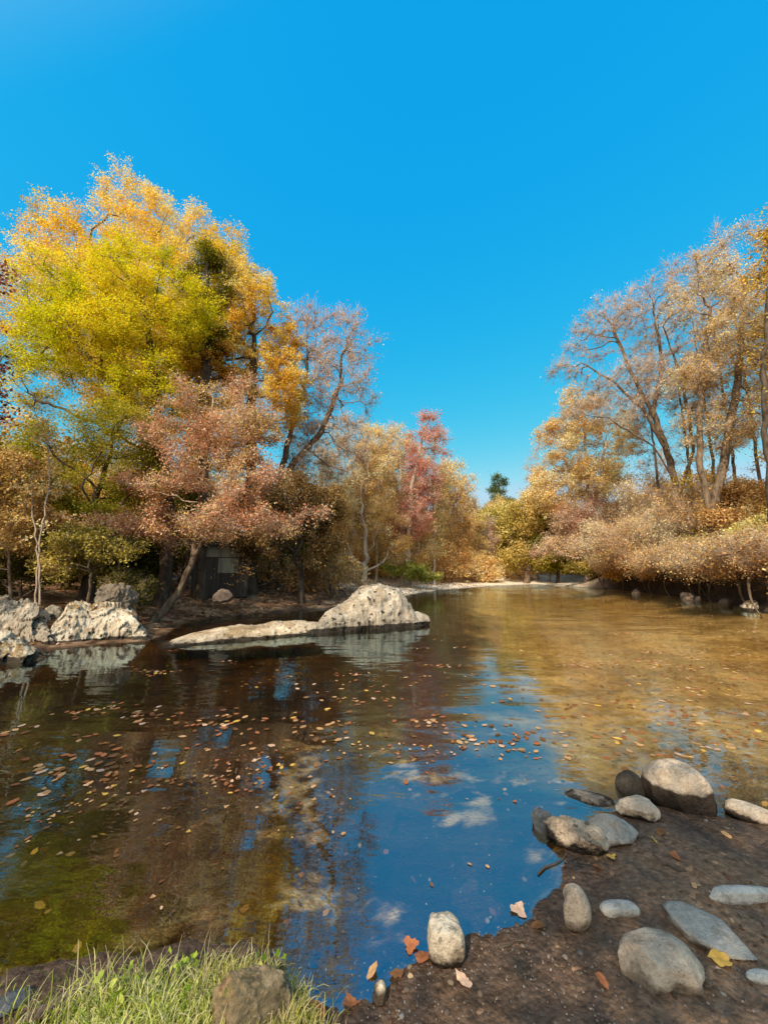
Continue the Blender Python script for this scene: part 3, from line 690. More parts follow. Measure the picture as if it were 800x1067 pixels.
# ---- background wood: copies of four kinds
def copy_tree(o):
    c = o.copy(); COL.objects.link(c)
    for ch in o.children:
        d = ch.copy(); COL.objects.link(d); d.parent = c; d.matrix_parent_inverse = ch.matrix_parent_inverse
    return c
if TREES:
    protos = []
    kinds = [('tan_tree', TAN, M_BARK_P, 'slender tan tree with a pale trunk deep in the wood'), ('rust_tree', RUST, M_BARK_M, 'rust brown tree deep in the wood'),
             ('golden_tree', GOLD, M_BARK_M, 'golden leaved tree deep in the wood'), ('olive_tree', OLIVE, M_BARK_D, 'olive green tree deep in the wood')]
    spots = []
    rb = np.random.default_rng(5)
    for (x0, x1, y0, y1, n) in [(-34, -9, 21, 34, 16), (-50, -12, 30, 48, 16), (-9, 7, 31.5, 42, 14), (-10, 4, 42, 55, 10), (2, 24, 47, 66, 18), (19, 44, 22, 40, 16), (20, 50, 38, 60, 12), (-24, -14, 9, 20, 7), (20, 30, 12, 22, 5)]:
        k = 0
        tries = 0
        while k < n and tries < 2000:
            tries += 1
            x, y = rb.uniform(x0, x1), rb.uniform(y0, y1)
            if any((x - a) ** 2 + (y - b) ** 2 < 6 for a, b in spots): continue
            if sdist(np.array([x]), np.array([y]))[0] < 2.5: continue
            spots.append((x, y)); k += 1
    order = [0, 1, 0, 2, 3, 0, 2, 1]
    for i, (x, y) in enumerate(spots):
        kd = order[i % len(order)]
        while len(protos) <= 3:
            j = len(protos); nm, pal, bk, lab = kinds[j]
            t = make_tree(nm, lab, 'tree', 0, None, None, pal, base_xy=(spots[j][0], spots[j][1]),
                          world_blobs=[(np.array([spots[j][0] + dx, spots[j][1] + dy, 4.5 + dz]), (rx, rx, rz)) for dx, dy, dz, rx, rz in
                                       [(0, 0, 2.0, 2.6, 2.4), (0.8, 0.3, 4.5, 1.9, 2.0), (-0.9, -0.4, 0.2, 2.2, 1.8), (0.2, .6, -1.6, 2.4, 1.3)]],
                          nleaf=13000, leaf=0.15, nattr=520, step=0.5, infl=3.5, kill=0.8, rmax=0.16, spread=0.4, bark=bk, seed=200 + j, group=['tan trees deep in the wood', 'rust trees deep in the wood', 'golden trees deep in the wood', 'olive trees deep in the wood'][j])
            t['bz'] = 0.0
            protos.append(t)
        o = protos[i] if i < 4 else copy_tree(protos[kd])
        if i >= 4:
            o.rotation_euler = (0, 0, rb.uniform(0, 6.28))
        s = rb.uniform(0.75, 1.05) * (1.0 if y < 45 else 1.2)
        o.scale = (s, s, s * rb.uniform(0.9, 1.15))
        o.location = (x, y, tz(x, y) - 0.1)
    for t in protos: del t['bz']
    # trees standing behind the photographer (their shade falls on the near bank)
    def shade_tree(lab, x, y, hh, rad, n, seed, pal=GOLD):
        make_tree('shade_tree', lab, 'tree', 0, None, None, pal, base_xy=(x, y),
                  world_blobs=[(np.array([x, y, hh]), (rad, rad, rad * .8)), (np.array([x + rad * .5, y - rad * .3, hh - rad * .6]), (rad * .8, rad * .8, rad * .6)), (np.array([x - rad * .6, y + .2, hh - rad * .3]), (rad * .7, rad * .7, rad * .6))],
                  nleaf=n, leaf=0.13, nattr=500, step=0.4, infl=3, kill=0.6, rmax=0.2, spread=0.28, bark=M_BARK_D, seed=seed)
    shade_tree('golden tree on the near bank behind the viewpoint', -1.8, -6.4, 6.6, 1.5, 7500, 301)
    shade_tree('golden tree on the near bank at the right behind the viewpoint', 0.4, -6.9, 7.0, 1.9, 9000, 302)
    shade_tree('golden tree on the left bank upstream of the plum tree', -9.4, -5.6, 9, 3.2, 16000, 303)
    shade_tree('tall golden tree on the left bank beside the stream bend', -14.5, 1.0, 8, 3.2, 15000, 304)

# ------------------------------------------------------------------ rocks
def ico(n):
    bm = bmesh.new(); bmesh.ops.create_icosphere(bm, subdivisions=n, radius=1.0)
    V = np.array([v.co[:] for v in bm.verts]); F = np.array([[v.index for v in f.verts] for f in bm.faces]); bm.free()
    return V, F
ICO = {n: ico(n) for n in (3, 4, 5, 6)}
def rock_mat(name, c1, c2, c3, wet=None, scale=6.0, spots=0.0, rough=0.8, litter=0.0, silt=0.0):
    """wet: (z, slope_x) height of the wet line and its tilt"""
    m, nt, out = new_mat(name)
    g = N(nt, 'ShaderNodeNewGeometry'); pos = g.outputs['Position']
    n1 = noise_n(nt, pos, scale, 6, 0.62); n2 = noise_n(nt, pos, scale * 7, 5, 0.7); n3 = noise_n(nt, pos, scale * 0.4, 3)
    f = math_n(nt, 'ADD', math_n(nt, 'MULTIPLY', n1, 0.6), math_n(nt, 'MULTIPLY', n2, 0.4))
    col = ramp(nt, f, [(0.34, c1), (0.5, c2), (0.66, c3)]).outputs[0]
    col = mixc(nt, 1.0, col, ramp(nt, n3, [(0.35, (0.78, 0.76, 0.74)), (0.65, (1.12, 1.08, 1.03))]).outputs[0], 'MULTIPLY')
    if spots:
        v = noise_n(nt, pos, scale * 2.3, 3, 0.6)
        col = mixc(nt, math_n(nt, 'MULTIPLY', maprange(nt, v, 0.58, 0.64), spots), col, (0.045, 0.036, 0.028))
    if litter:
        nz = N(nt, 'ShaderNodeSeparateXYZ'); L(nt, g.outputs['Normal'], nz.inputs[0])
        lf = math_n(nt, 'MULTIPLY', maprange(nt, nz.outputs['Z'], 0.25, 0.7), maprange(nt, noise_n(nt, pos, 2.6, 5, .65), 0.5, 0.58))
        lc = ramp(nt, noise_n(nt, pos, 22, 3), [(0.35, (0.12, 0.06, 0.025)), (0.5, (0.36, 0.20, 0.09)), (0.65, (0.20, 0.17, 0.04))]).outputs[0]
        col = mixc(nt, math_n(nt, 'MULTIPLY', lf, litter), col, lc)
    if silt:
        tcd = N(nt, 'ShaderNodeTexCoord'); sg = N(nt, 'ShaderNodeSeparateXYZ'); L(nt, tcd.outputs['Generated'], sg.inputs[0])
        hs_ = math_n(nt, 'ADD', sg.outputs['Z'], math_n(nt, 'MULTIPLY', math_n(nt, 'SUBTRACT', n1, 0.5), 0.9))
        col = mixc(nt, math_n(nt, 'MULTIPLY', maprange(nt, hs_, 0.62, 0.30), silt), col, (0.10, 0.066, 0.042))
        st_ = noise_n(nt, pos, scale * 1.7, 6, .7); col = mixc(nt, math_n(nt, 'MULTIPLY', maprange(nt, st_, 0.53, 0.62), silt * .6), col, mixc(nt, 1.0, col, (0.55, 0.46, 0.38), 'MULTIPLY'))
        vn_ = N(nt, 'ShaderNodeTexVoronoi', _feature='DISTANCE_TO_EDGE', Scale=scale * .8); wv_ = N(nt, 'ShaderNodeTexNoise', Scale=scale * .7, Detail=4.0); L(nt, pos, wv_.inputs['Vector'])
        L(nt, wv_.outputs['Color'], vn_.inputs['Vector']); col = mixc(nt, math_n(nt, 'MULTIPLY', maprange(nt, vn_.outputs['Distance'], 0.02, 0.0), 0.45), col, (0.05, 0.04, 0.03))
    rr = None
    if wet is not None:
        sx = N(nt, 'ShaderNodeSeparateXYZ'); L(nt, pos, sx.inputs[0])
        h = math_n(nt, 'ADD', sx.outputs['Z'], math_n(nt, 'MULTIPLY', math_n(nt, 'SUBTRACT', n1, 0.5), 0.12))
        w = maprange(nt, h, wet + 0.012, wet - 0.012)
        col = mixc(nt, w, col, mixc(nt, 1.0, col, (0.10, 0.085, 0.075), 'MULTIPLY'))
        rr = maprange(nt, w, 0, 1, rough, 0.4)
    b = N(nt, 'ShaderNodeBsdfPrincipled', Roughness=rough); L(nt, col, b.inputs['Base Color']); b.inputs['Specular IOR Level'].default_value = 0.22
    if rr is not None: L(nt, rr, b.inputs['Roughness'])
    hh = math_n(nt, 'ADD', n1, math_n(nt, 'MULTIPLY', n2, 0.75))
    bp = N(nt, 'ShaderNodeBump', Strength=0.9, Distance=0.16 / scale); L(nt, hh, bp.inputs['Height']); L(nt, bp.outputs[0], b.inputs['Normal'])
    L(nt, b.outputs[0], out.inputs[0])
    return m
def rock_shape(seed, n=5, amp=0.16, freq=1.2, cuts=0, fine=0.02, cutd=(0.62, 0.85), bend=0.0, boxy=0.0):
    rng = np.random.default_rng(seed); V, F = ICO[n]; D = V.copy()
    P = D.copy()
    if boxy: P = P / (np.max(np.abs(P), axis=1, keepdims=True) ** boxy)
    P = P * (1 + amp * fbm(D * freq + seed * 3.1, 3, seed))[:, None]
    for c in range(cuts):
        nrm = unit(rng.normal(size=3)); d = rng.uniform(*cutd)
        e = np.maximum(P @ nrm - d, 0); P = P - (e * 0.92)[:, None] * nrm
    P = P + D * (fine * fbm(D * freq * 5 + 9, 4, seed + 5, 0.6))[:, None]
    if bend:
        P[:, 1] += bend * (P[:, 0] ** 2 - 0.35)
    return P, F
def rock_px(name, label, cat, bbox, mat, seed, zg=None, bratio=0.8, embed=0.3, rot=0.0, n=5, group=None, hmax=None, tilt=0.0, flat=None, roll=0.0, face=True, **kw):
    """a stone whose outline fills the photograph box bbox=(x0,y0,x1,y1)"""
    x0, y0, x1, y1 = bbox; cx, cy = (x0 + x1) / 2, (y0 + y1) / 2
    z = 0.03 if zg is None else zg
    c = gr(cx, cy, z + 0.03); dp = depth(c)
    a = (x1 - x0) / 2 / FPX * dp; cc = 0.6 * a; q = 1.0
    P0, F = rock_shape(seed, n, **kw)
    def norm(P): return (P - (P.max(0) + P.min(0)) / 2) / ((P.max(0) - P.min(0)) / 2)
    P0 = norm(P0)
    cr, sr = math.cos(roll), math.sin(roll)
    if roll: P0 = np.stack([P0[:, 0] * cr - P0[:, 2] * sr, P0[:, 1], P0[:, 0] * sr + P0[:, 2] * cr], 1)
    ca, sa = math.cos(rot), math.sin(rot)
    P0 = norm(np.stack([P0[:, 0] * ca - P0[:, 1] * sa, P0[:, 0] * sa + P0[:, 1] * ca, P0[:, 2]], 1))
    az = math.atan2(c[0], c[1]) * (1.0 if face else 0.0); ca, sa = math.cos(-az), math.sin(-az)
    for it in range(30):
        if zg is None: z = max(tz(c[0], c[1]), -0.05)
        b = a * bratio * q
        P = P0 * np.array([a, b, cc])
        P = np.stack([P[:, 0] * ca - P[:, 1] * sa, P[:, 0] * sa + P[:, 1] * ca, P[:, 2]], 1)
        c[2] = max(z + cc * (1 - 2 * embed), -0.4 * cc)
        W = P + c; Wv = W[W[:, 2] > max(z, 0)]; W = Wv if len(Wv) > 20 else W
        dp = W[:, 1] * CP + (W[:, 2] - H) * SP
        X = 400 + FPX * W[:, 0] / dp; Yp = 533.5 - FPX * ((W[:, 2] - H) * CP - W[:, 1] * SP) / dp
        m = depth(c) / FPX
        a *= ((x1 - x0) / (X.max() - X.min())) ** 0.7
        hr = (y1 - y0) / (Yp.max() - Yp.min())
        if flat:
            cc = flat * a; q *= hr ** 0.7
        else:
            cc *= hr ** 0.9; cc = min(max(cc, 0.22 * a), hmax or 9)
            if cc in (0.22 * a, hmax): q *= hr ** 0.5
        ex = cx - (X.max() + X.min()) / 2; ey = (y1 - Yp.max()) if not flat else cy - (Yp.max() + Yp.min()) / 2
        c = c + np.array([ex * m, 0, 0]) * 0.7
        pc = 533.5 - FPX * ((c[2] - H) * CP - c[1] * SP) / depth(c)
        px_ = 400 + FPX * c[0] / depth(c)
        nw = gr(px_, pc + ey * 0.7, c[2])
        c = nw
    o = link(name, build_mesh(name, P, [F], [mat], smooth=True)); o.location = tuple(c)
    tag(o, label, cat, group)
    return o
def rock_profile(name, label, cat, top, base, mat, seed, dratio=0.8, amp=0.10, nu=150, nv=70, zw=0.0, lump=0.35, facet=(26, 0.10, 0.16)):
    """an outcrop with the skyline `top` (photograph px) standing on the line `base`"""
    top = np.array(top, float); base = np.array(base, float)
    xs = np.linspace(top[0, 0], top[-1, 0], nu); ty = np.interp(xs, top[:, 0], top[:, 1]); by = np.interp(xs, base[:, 0], base[:, 1])
    rows = []
    for k in range(nu):
        g0 = gr(xs[k], by[k], zw); back = unit(np.array([g0[0], g0[1], 0.0]))
        hh = (by[k] - ty[k]) / FPX * depth(g0) / CP
        e = math.sin(PI * min(max(k / (nu - 1), 0.0), 1.0)) ** 0.4
        hh = max(hh * min(1.0, e * 1.25), .02); w = dratio * max(hh, .25) * (0.35 + .65 * e)
        th = np.linspace(-0.35, PI + .25, nv); sx_ = np.sign(np.cos(th)) * np.abs(np.cos(th)) ** 0.7; sz_ = np.sign(np.sin(th)) * np.abs(np.sin(th)) ** 0.75
        rows.append(g0 + back * (w * (1 - sx_))[:, None] + np.array([0, 0, 1]) * (hh * sz_)[:, None] * 0.93)
    V = np.array(rows).reshape(-1, 3); c = V.reshape(nu, nv, 3).mean(1).repeat(nv, 0); D = unit(V - c)
    hs_ = np.repeat(np.interp(xs, top[:, 0], np.maximum(np.interp(top[:, 0], base[:, 0], base[:, 1]) - top[:, 1], 4)) / FPX * depth(V.mean(0)), nv)
    r1 = 1 - np.abs(fbm(V * 1.5, 4, seed, .55)) * 2.2; r2 = fbm(V * 0.9 + 7, 3, seed + 3); r3 = 1 - np.abs(vn(V * 5.0 + 3, seed + 8)) * 1.6
    rg = np.random.default_rng(seed)
    def facets(V, n, a, t):
        S_ = V[rg.integers(0, len(V), n)]; q = V + 0.10 * np.stack([fbm(V * 3 + i * 5, 3, seed + i) for i in range(3)], 1)
        j = ((q[:, None, :] - S_[None]) ** 2).sum(-1).argmin(1)
        off = rg.uniform(-1, 1, n); tl = rg.normal(size=(n, 3))
        return a * off[j] + t * np.sum(tl[j] * (V - S_[j]), 1)
    disp = hs_ * (lump * r2 * .6 + amp * .5 * r1 + amp * .12 * r3 + 0.10 * fbm(V * 9, 5, seed + 6, .65))
    disp = disp + facets(V, facet[0], facet[1] * hs_.mean(), facet[2]) + facets(V, facet[0] * 5, facet[1] * .45 * hs_.mean(), facet[2])
    tp_ = np.repeat(np.minimum(1.0, np.sin(PI * np.linspace(0.0, 1.0, nu)) * 4.0), nv)
    V = V + D * (disp * tp_)[:, None]
    ii = np.arange(nu * nv).reshape(nu, nv)
    F = np.stack([ii[:-1, :-1], ii[1:, :-1], ii[1:, 1:], ii[:-1, 1:]], -1).reshape(-1, 4)
    F = F[:, ::-1]
    caps = [np.array([ii[0, :]]), np.array([ii[-1, ::-1]])]
    c0 = V.mean(0); V = V - c0
    o = link(name, build_mesh(name, V, [F] + caps, [mat], smooth=True)); o.location = tuple(c0); return tag(o, label, cat)
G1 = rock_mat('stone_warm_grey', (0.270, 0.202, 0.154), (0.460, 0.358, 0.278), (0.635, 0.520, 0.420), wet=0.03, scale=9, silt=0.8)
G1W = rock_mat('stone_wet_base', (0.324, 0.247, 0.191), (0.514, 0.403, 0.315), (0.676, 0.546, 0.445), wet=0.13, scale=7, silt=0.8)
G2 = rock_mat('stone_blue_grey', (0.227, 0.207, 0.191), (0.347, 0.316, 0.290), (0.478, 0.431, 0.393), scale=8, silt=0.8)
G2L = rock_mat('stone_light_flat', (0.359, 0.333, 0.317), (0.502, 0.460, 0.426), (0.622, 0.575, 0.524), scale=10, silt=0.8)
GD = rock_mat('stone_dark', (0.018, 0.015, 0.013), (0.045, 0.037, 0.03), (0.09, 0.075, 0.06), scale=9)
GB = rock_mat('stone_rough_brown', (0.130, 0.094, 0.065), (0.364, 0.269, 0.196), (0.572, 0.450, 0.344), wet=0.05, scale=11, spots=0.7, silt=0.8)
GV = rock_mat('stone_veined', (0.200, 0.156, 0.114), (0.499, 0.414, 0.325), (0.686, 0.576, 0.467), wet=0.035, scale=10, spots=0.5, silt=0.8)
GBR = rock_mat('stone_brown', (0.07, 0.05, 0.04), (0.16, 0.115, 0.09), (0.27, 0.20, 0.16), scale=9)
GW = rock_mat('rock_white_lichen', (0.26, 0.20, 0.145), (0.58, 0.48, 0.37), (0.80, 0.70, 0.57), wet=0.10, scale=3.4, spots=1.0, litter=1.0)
GG = rock_mat('rock_grey_lichen', (0.15, 0.125, 0.10), (0.42, 0.35, 0.28), (0.72, 0.62, 0.51), wet=0.11, scale=3.0, spots=1.0, litter=0.5)
GLT = rock_mat('rock_ledge_tan', (0.28, 0.20, 0.14), (0.54, 0.42, 0.30), (0.78, 0.65, 0.50), wet=0.05, scale=3.6, spots=0.8, litter=0.6)

rock_px('stone', 'largest pale round stone at the water edge with dark wet base', 'stone', (667, 790, 747, 852), G1W, 3, bratio=0.6, embed=0.28, amp=0.26, freq=1.0, fine=0.03, n=6, cuts=3)
rock_px('stone', 'small dark wet stone tucked behind left of the largest round stone', 'stone', (640, 802, 674, 830), GD, 4, zg=-0.02, amp=0.15, embed=0.3)
rock_px('stone', 'smooth grey brown stone in front of the largest round stone', 'stone', (640, 828, 688, 858), G1, 5, bratio=0.8, embed=0.35, amp=0.28, cuts=2, face=False)
rock_px('stone', 'low smooth grey stone between the rough brown stone and round ones', 'stone', (612, 847, 665, 882), G2, 6, bratio=0.8, embed=0.38, amp=0.34, cuts=4, face=False)
rock_px('stone', 'rough pitted pale brown stone at the water edge', 'stone', (566, 849, 636, 893), GB, 7, bratio=0.65, embed=0.2, amp=0.4, freq=1.7, cuts=4, fine=0.10, n=6)
rock_px('stone', 'dark blue grey wedge stone standing in the water', 'stone', (553, 840, 580, 868), rock_mat('stone_slate', (0.03, 0.033, 0.04), (0.07, 0.075, 0.085), (0.12, 0.12, 0.13)), 8, zg=-0.04, amp=0.3, cuts=5, embed=0.3)
rock_px('stone', 'flat wet stone barely out of the water behind the rough brown stone', 'stone', (588, 822, 640, 840), rock_mat('stone_wet_tan', (0.05, 0.04, 0.035), (0.16, 0.13, 0.11), (0.34, 0.28, 0.24), wet=0.012, scale=8), 9, zg=-0.03, amp=0.3, cuts=3, hmax=0.05, embed=0.3)
rock_px('stone', 'pale topped stone with dark side at the right edge of the shore', 'stone', (753, 832, 812, 863), G1, 10, bratio=0.7, embed=0.25, amp=0.18)
rock_px('stone', 'curved kidney shaped stone lying on the sand beside the water', 'stone', (586, 920, 616, 972), G1, 11, bratio=1.2, embed=0.2, amp=0.1, rot=PI / 2, bend=0.9)
rock_px('stone', 'small flat pale blue stone sunk in the sand', 'stone', (624, 937, 667, 957), G2L, 12, flat=0.34, embed=0.36, amp=0.08, boxy=0.3, face=False)
rock_px('stone', 'long flat pale stone sunk in the sand at the right edge', 'stone', (738, 922, 812, 943), G2L, 13, flat=0.24, embed=0.36, amp=0.10, boxy=0.3, face=False)
rock_px('stone', 'angular slate grey wedge stone behind the big rounded tan grey stone', 'stone', (690, 938, 789, 1001), G2, 14, bratio=0.62, embed=0.32, amp=0.2, cuts=7, cutd=(0.45, 0.7), roll=0.35, rot=0.3, boxy=0.3, fine=0.015)
rock_px('stone', 'big rounded tan grey stone nearest the camera on the sand', 'stone', (643, 966, 734, 1040), G1, 15, bratio=0.72, embed=0.26, amp=0.22, freq=0.9, bend=-0.4, n=6, boxy=0.25, cuts=1, fine=0.03, face=False, rot=-0.25)
rock_px('stone', 'small pale stone at the lower right edge of the sand', 'stone', (776, 1009, 812, 1027), G2L, 16, flat=0.3, embed=0.4, amp=0.15, face=False)
rock_px('stone', 'upright oval stone with dark veins standing at the waterline', 'stone', (445, 949, 485, 1010), GV, 17, bratio=0.9, embed=0.22, amp=0.22, boxy=0.45, cuts=3, fine=0.03)
rock_px('stone', 'small pale lengthwise pebble stone by the leaves at the waterline', 'stone', (388, 1020, 404, 1050), GLT, 18, bratio=1.4, embed=0.3, amp=0.2)
rock_px('boulder', 'tan boulder with grass growing around it on the near bank', 'boulder', (214, 1004, 304, 1110), rock_mat('stone_mossy', (0.07, 0.055, 0.03), (0.20, 0.15, 0.09), (0.36, 0.28, 0.19), scale=9, spots=0.7, litter=0.7), 19, bratio=0.6, embed=0.35, amp=0.4, cuts=5, n=6, fine=0.08, freq=1.3)
rock_px('boulder', 'brown flat boulder half hidden by grass at the lower left', 'boulder', (20, 1018, 112, 1068), GBR, 20, bratio=0.6, embed=0.3, amp=0.2, cuts=2)
rock_px('boulder', 'dark blue grey boulder in the lower left corner', 'boulder', (-30, 1028, 34, 1072), rock_mat('stone_slate_two', (0.05, 0.052, 0.06), (0.11, 0.115, 0.125), (0.2, 0.2, 0.21)), 21, bratio=0.6, embed=0.3, amp=0.2, cuts=2)
# central boulder and its spit
rock_profile('boulder', 'big pale lichen covered boulder at the end of the rock spit', 'boulder',
             [(316, 660), (326, 650), (336, 642), (346, 637), (356, 633), (364, 627), (371, 618), (381, 614), (394, 612), (405, 613), (415, 616), (424, 623), (431, 634), (437, 643), (441, 650)], [(316, 662), (360, 657), (400, 655), (441, 652)], GG, 61, 0.8, 0.075, lump=0.2, facet=(12, 0.045, 0.05))
rock_profile('rock_ledge', 'low tan rock ledge running out to the left of the boulder', 'rock ledge',
             [(168, 673), (190, 667), (215, 661), (232, 658), (250, 655), (266, 656), (285, 652), (310, 650), (342, 644)], [(168, 675), (230, 669), (290, 664), (342, 659)], GLT, 62, 2.2, 0.07, facet=(18, 0.04, 0.05), lump=0.16)
rock_px('stone', 'small round grey stone at the right tip of the big boulder', 'stone', (420, 637, 448, 652), GG, 43, zg=-0.04, amp=0.2, embed=0.2)
# left outcrop
rock_profile('rock_outcrop', 'bright white fractured rock outcrop rising from the left water', 'rock outcrop',
             [(44, 664), (54, 648), (66, 634), (78, 630), (92, 634), (104, 629), (118, 634), (130, 636), (142, 645), (150, 653), (157, 661)], [(48, 673), (100, 669), (156, 667)], GW, 63, 1.3, 0.12, facet=(30, 0.09, 0.10), lump=0.22)
rock_px('boulder', 'smooth pale boulder on the left half of the white outcrop', 'boulder', (42, 630, 68, 648), GW, 46, zg=0.3, bratio=0.6, embed=0.25, amp=0.3, cuts=4, fine=0.1)
rock_px('boulder', 'grey angular boulder perched above the white outcrop', 'boulder', (98, 606, 146, 632), rock_mat('rock_brown_grey', (0.08, 0.06, 0.045), (0.22, 0.175, 0.14), (0.42, 0.35, 0.29), scale=3, spots=0.9, litter=0.9), 45, zg=0.7, bratio=0.6, embed=0.35, amp=0.45, freq=1.6, cuts=9, n=6, fine=0.2, roll=-.2)
rock_profile('rock_outcrop', 'mottled grey low outcrop at the left edge behind the pale slab', 'rock outcrop',
             [(-40, 642), (-20, 632), (0, 628), (12, 633), (24, 630), (36, 640), (48, 650), (58, 664)], [(-40, 668), (58, 672)], GG, 64, 1.3, 0.12, zw=0.05, facet=(30, 0.09, 0.10), lump=0.22)
rock_profile('rock_ledge', 'low pale rock slab at the left edge touching the water', 'rock ledge',
             [(-60, 668), (-20, 664), (0, 666), (18, 670), (34, 677), (48, 684)], [(-60, 700), (0, 692), (48, 687)], GW, 65, 1.6, 0.14)
rock_px('stone', 'brown stone lying on the left bank behind the inlet', 'stone', (222, 617, 242, 627), GBR, 49, bratio=0.7, amp=0.3, cuts=4)
rock_px('stone', 'white stone at the foot of the right bank by the water', 'stone', (770, 625, 794, 637), GW, 50, zg=-0.02, amp=0.35, cuts=5, embed=0.35, bratio=1.0)

rock_specs = []
# ------------------------------------------------------------------ understory copies
if TREES:
    def proto_shrub(name, lab, grp, pal, w, h, seed, nl, tw, xy, leaf=0.085, low=False):
        x, y = xy; z = tz(x, y)
        bl = [(np.array([x, y, z + h * .62]), (w, w, h * .38)), (np.array([x - w * .75, y - .2, z + h * (.25 if low else .42)]), (w * .75, w * .8, h * .42)), (np.array([x + w * .5, y + .3, z + h * .45]), (w * .7, w * .6, h * .32)), (np.array([x - w * .2, y - w * .8, z + h * (.22 if low else .4)]), (w * .8, w * .5, h * .4))]
        return make_tree(name, lab, 'shrub', 0, None, None, pal, base_xy=xy, world_blobs=bl, nleaf=nl, leaf=leaf, nattr=500, step=0.18, infl=2, kill=0.3, rmax=0.035, tip=0.004,
                         spread=0.2, bias=0.6, bark=M_BARK_M, seed=seed, twigs=tw, twig_len=0.65, twr=.0045, group=grp, bias_up=-0.02)
    rs = np.random.default_rng(77)
    def scatter(proto, spots, s0, s1):
        for i, (x, y) in enumerate(spots):
            o = proto if i == 0 else copy_tree(proto)
            s = rs.uniform(s0, s1)
            o.rotation_euler = (0, 0, rs.uniform(0, 6.28) if i else 0); o.scale = (s, s, s * rs.uniform(.8, 1.1)); o.location = (x, y, max(tz(x, y), 1.45 if zones(np.array([x]), np.array([y]))[2][0] > .6 else -9) - 0.05)
    def band(n, x0, x1, y0, y1, d0, d1):
        out = []
        while len(out) < n:
            x, y = rs.uniform(x0, x1), rs.uniform(y0, y1)
            d = sdist(np.array([x]), np.array([y]))[0]
            if d0 < d < d1 and not (abs(x + 0.47 * y) < 2.0 and y < 18): out.append((x, y))
        return out
    B1 = band(11, 10, 21, 13.5, 30, -0.7, 1.2); B2 = band(9, 10, 21, 13.5, 30, -0.6, 2.2); B3 = band(10, 10, 21, 13.5, 31, -0.7, 0.8)
    scatter(proto_shrub('bank_shrub', 'pinkish brown brush hanging over the edge of the right bank', 'pinkish brush along the right bank', BEECH, 1.2, 1.45, 401, 3400, 2000, B1[0], low=True), B1, .8, 1.2)
    scatter(proto_shrub('bank_shrub', 'olive brush hanging over the edge of the right bank', 'olive brush along the right bank', OLIVE, 1.1, 1.4, 402, 4000, 2000, B2[0], low=True), B2, .8, 1.2)
    scatter(proto_shrub('bank_shrub', 'rusty twiggy brush hanging over the edge of the right bank', 'rusty brush along the right bank', RUST, 1.1, 1.2, 403, 2400, 1700, B3[0], low=True), B3, .8, 1.2)
    BE = [(16.9, 18.4), (15.9, 16.0), (15.3, 14.7), (17.6, 20.4), (16.4, 17.2), (17.3, 19.3)]; B1 = BE[:2] + B1; B2 = BE[2:4] + B2; B3 = BE[4:] + B3
    B4 = band(14, -20, -3, 10.5, 26, 2.2, 14); B5 = band(18, -22, -1, 10.5, 32, 1.8, 14); B6 = band(12, 0, 24, 30, 46, 2.5, 12)
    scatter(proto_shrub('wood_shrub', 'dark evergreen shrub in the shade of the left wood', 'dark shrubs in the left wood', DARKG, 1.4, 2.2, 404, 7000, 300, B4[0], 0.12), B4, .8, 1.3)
    scatter(proto_shrub('wood_shrub', 'rusty brown shrub under the trees of the left wood', 'rusty shrubs in the left wood', RUST, 1.3, 1.9, 405, 6000, 900, B5[0], 0.11), B5, .8, 1.3)
    scatter(proto_shrub('wood_shrub', 'tan shrub at the edge of the far wood', 'tan shrubs along the far wood', TAN, 1.5, 2.2, 406, 5000, 900, B6[0], 0.15), B6, .8, 1.4)

# ------------------------------------------------------------------ roots and stones under the right bank
def tube_thing(name, pts, r0, r1, mat, label, cat, group=None, n=14):
    pts = np.array(pts, float); t = np.linspace(0, len(pts) - 1.001, n); i = t.astype(int); f = (t - i)[:, None]
    p = pts[i] * (1 - f) + pts[np.minimum(i + 1, len(pts) - 1)] * f
    for _ in range(2): p[1:-1] = (p[:-2] + 2 * p[1:-1] + p[2:]) / 4
    tv, tf = tubes(p, np.arange(-1, n - 1), np.linspace(r0, r1, n), np.append(np.arange(1, n), -1), np.ones(n, bool), 7)
    c = p[0]; o = link(name, build_mesh(name, tv - c, [tf], [mat], smooth=True)); o.location = tuple(c); return tag(o, label, cat, group)
rr_ = np.random.default_rng(91)
M_ROOT = bark_mat('root_bark', (0.06, 0.042, 0.03), (0.20, 0.15, 0.11))
rx = [gr(p, q)[:2] for p, q in [(795, 638), (782, 635), (765, 631), (748, 628), (735, 626), (722, 624), (705, 622), (690, 620), (676, 618), (660, 616.5), (642, 614.5), (628, 613.5)]]
for i, q in enumerate(rx):
    iw = unit(np.array([q[0], q[1], 0.0])) ; sd_ = rr_.uniform(-.9, .9)
    a = np.array([q[0], q[1], 0]) + np.array([.15, 0.1, 1.5 + rr_.uniform(-.2, .3)]); e = np.array([q[0] + .2 * rr_.normal() - .2, q[1] + sd_, -0.15])
    m1 = a * .6 + e * .4 + np.array([-.45, .1 * rr_.normal(), 0.25]); m2 = a * .25 + e * .75 + np.array([-.25, .2 * rr_.normal(), .1])
    tube_thing('root', [a, m1, m2, e], rr_.uniform(.035, .08), .018, M_ROOT, 'bare tree root hanging under the edge of the right bank', 'root', 'exposed roots under the right bank')
for i, (p, q, wpx) in enumerate([(755, 631, 15), (727, 626, 9), (716, 625, 16), (662, 618, 9)]):
    rock_specs.append((p, q, wpx))

for i, (p, q, wpx) in enumerate(rock_specs):
    rock_px('stone', 'dark brown stone lying at the foot of the right bank', 'stone', (p - wpx / 2, q - wpx * .5, p + wpx / 2, q + 1), GBR, 120 + i, zg=-0.03, amp=0.35, cuts=4, n=4, embed=.3, group='brown stones at the foot of the right bank')
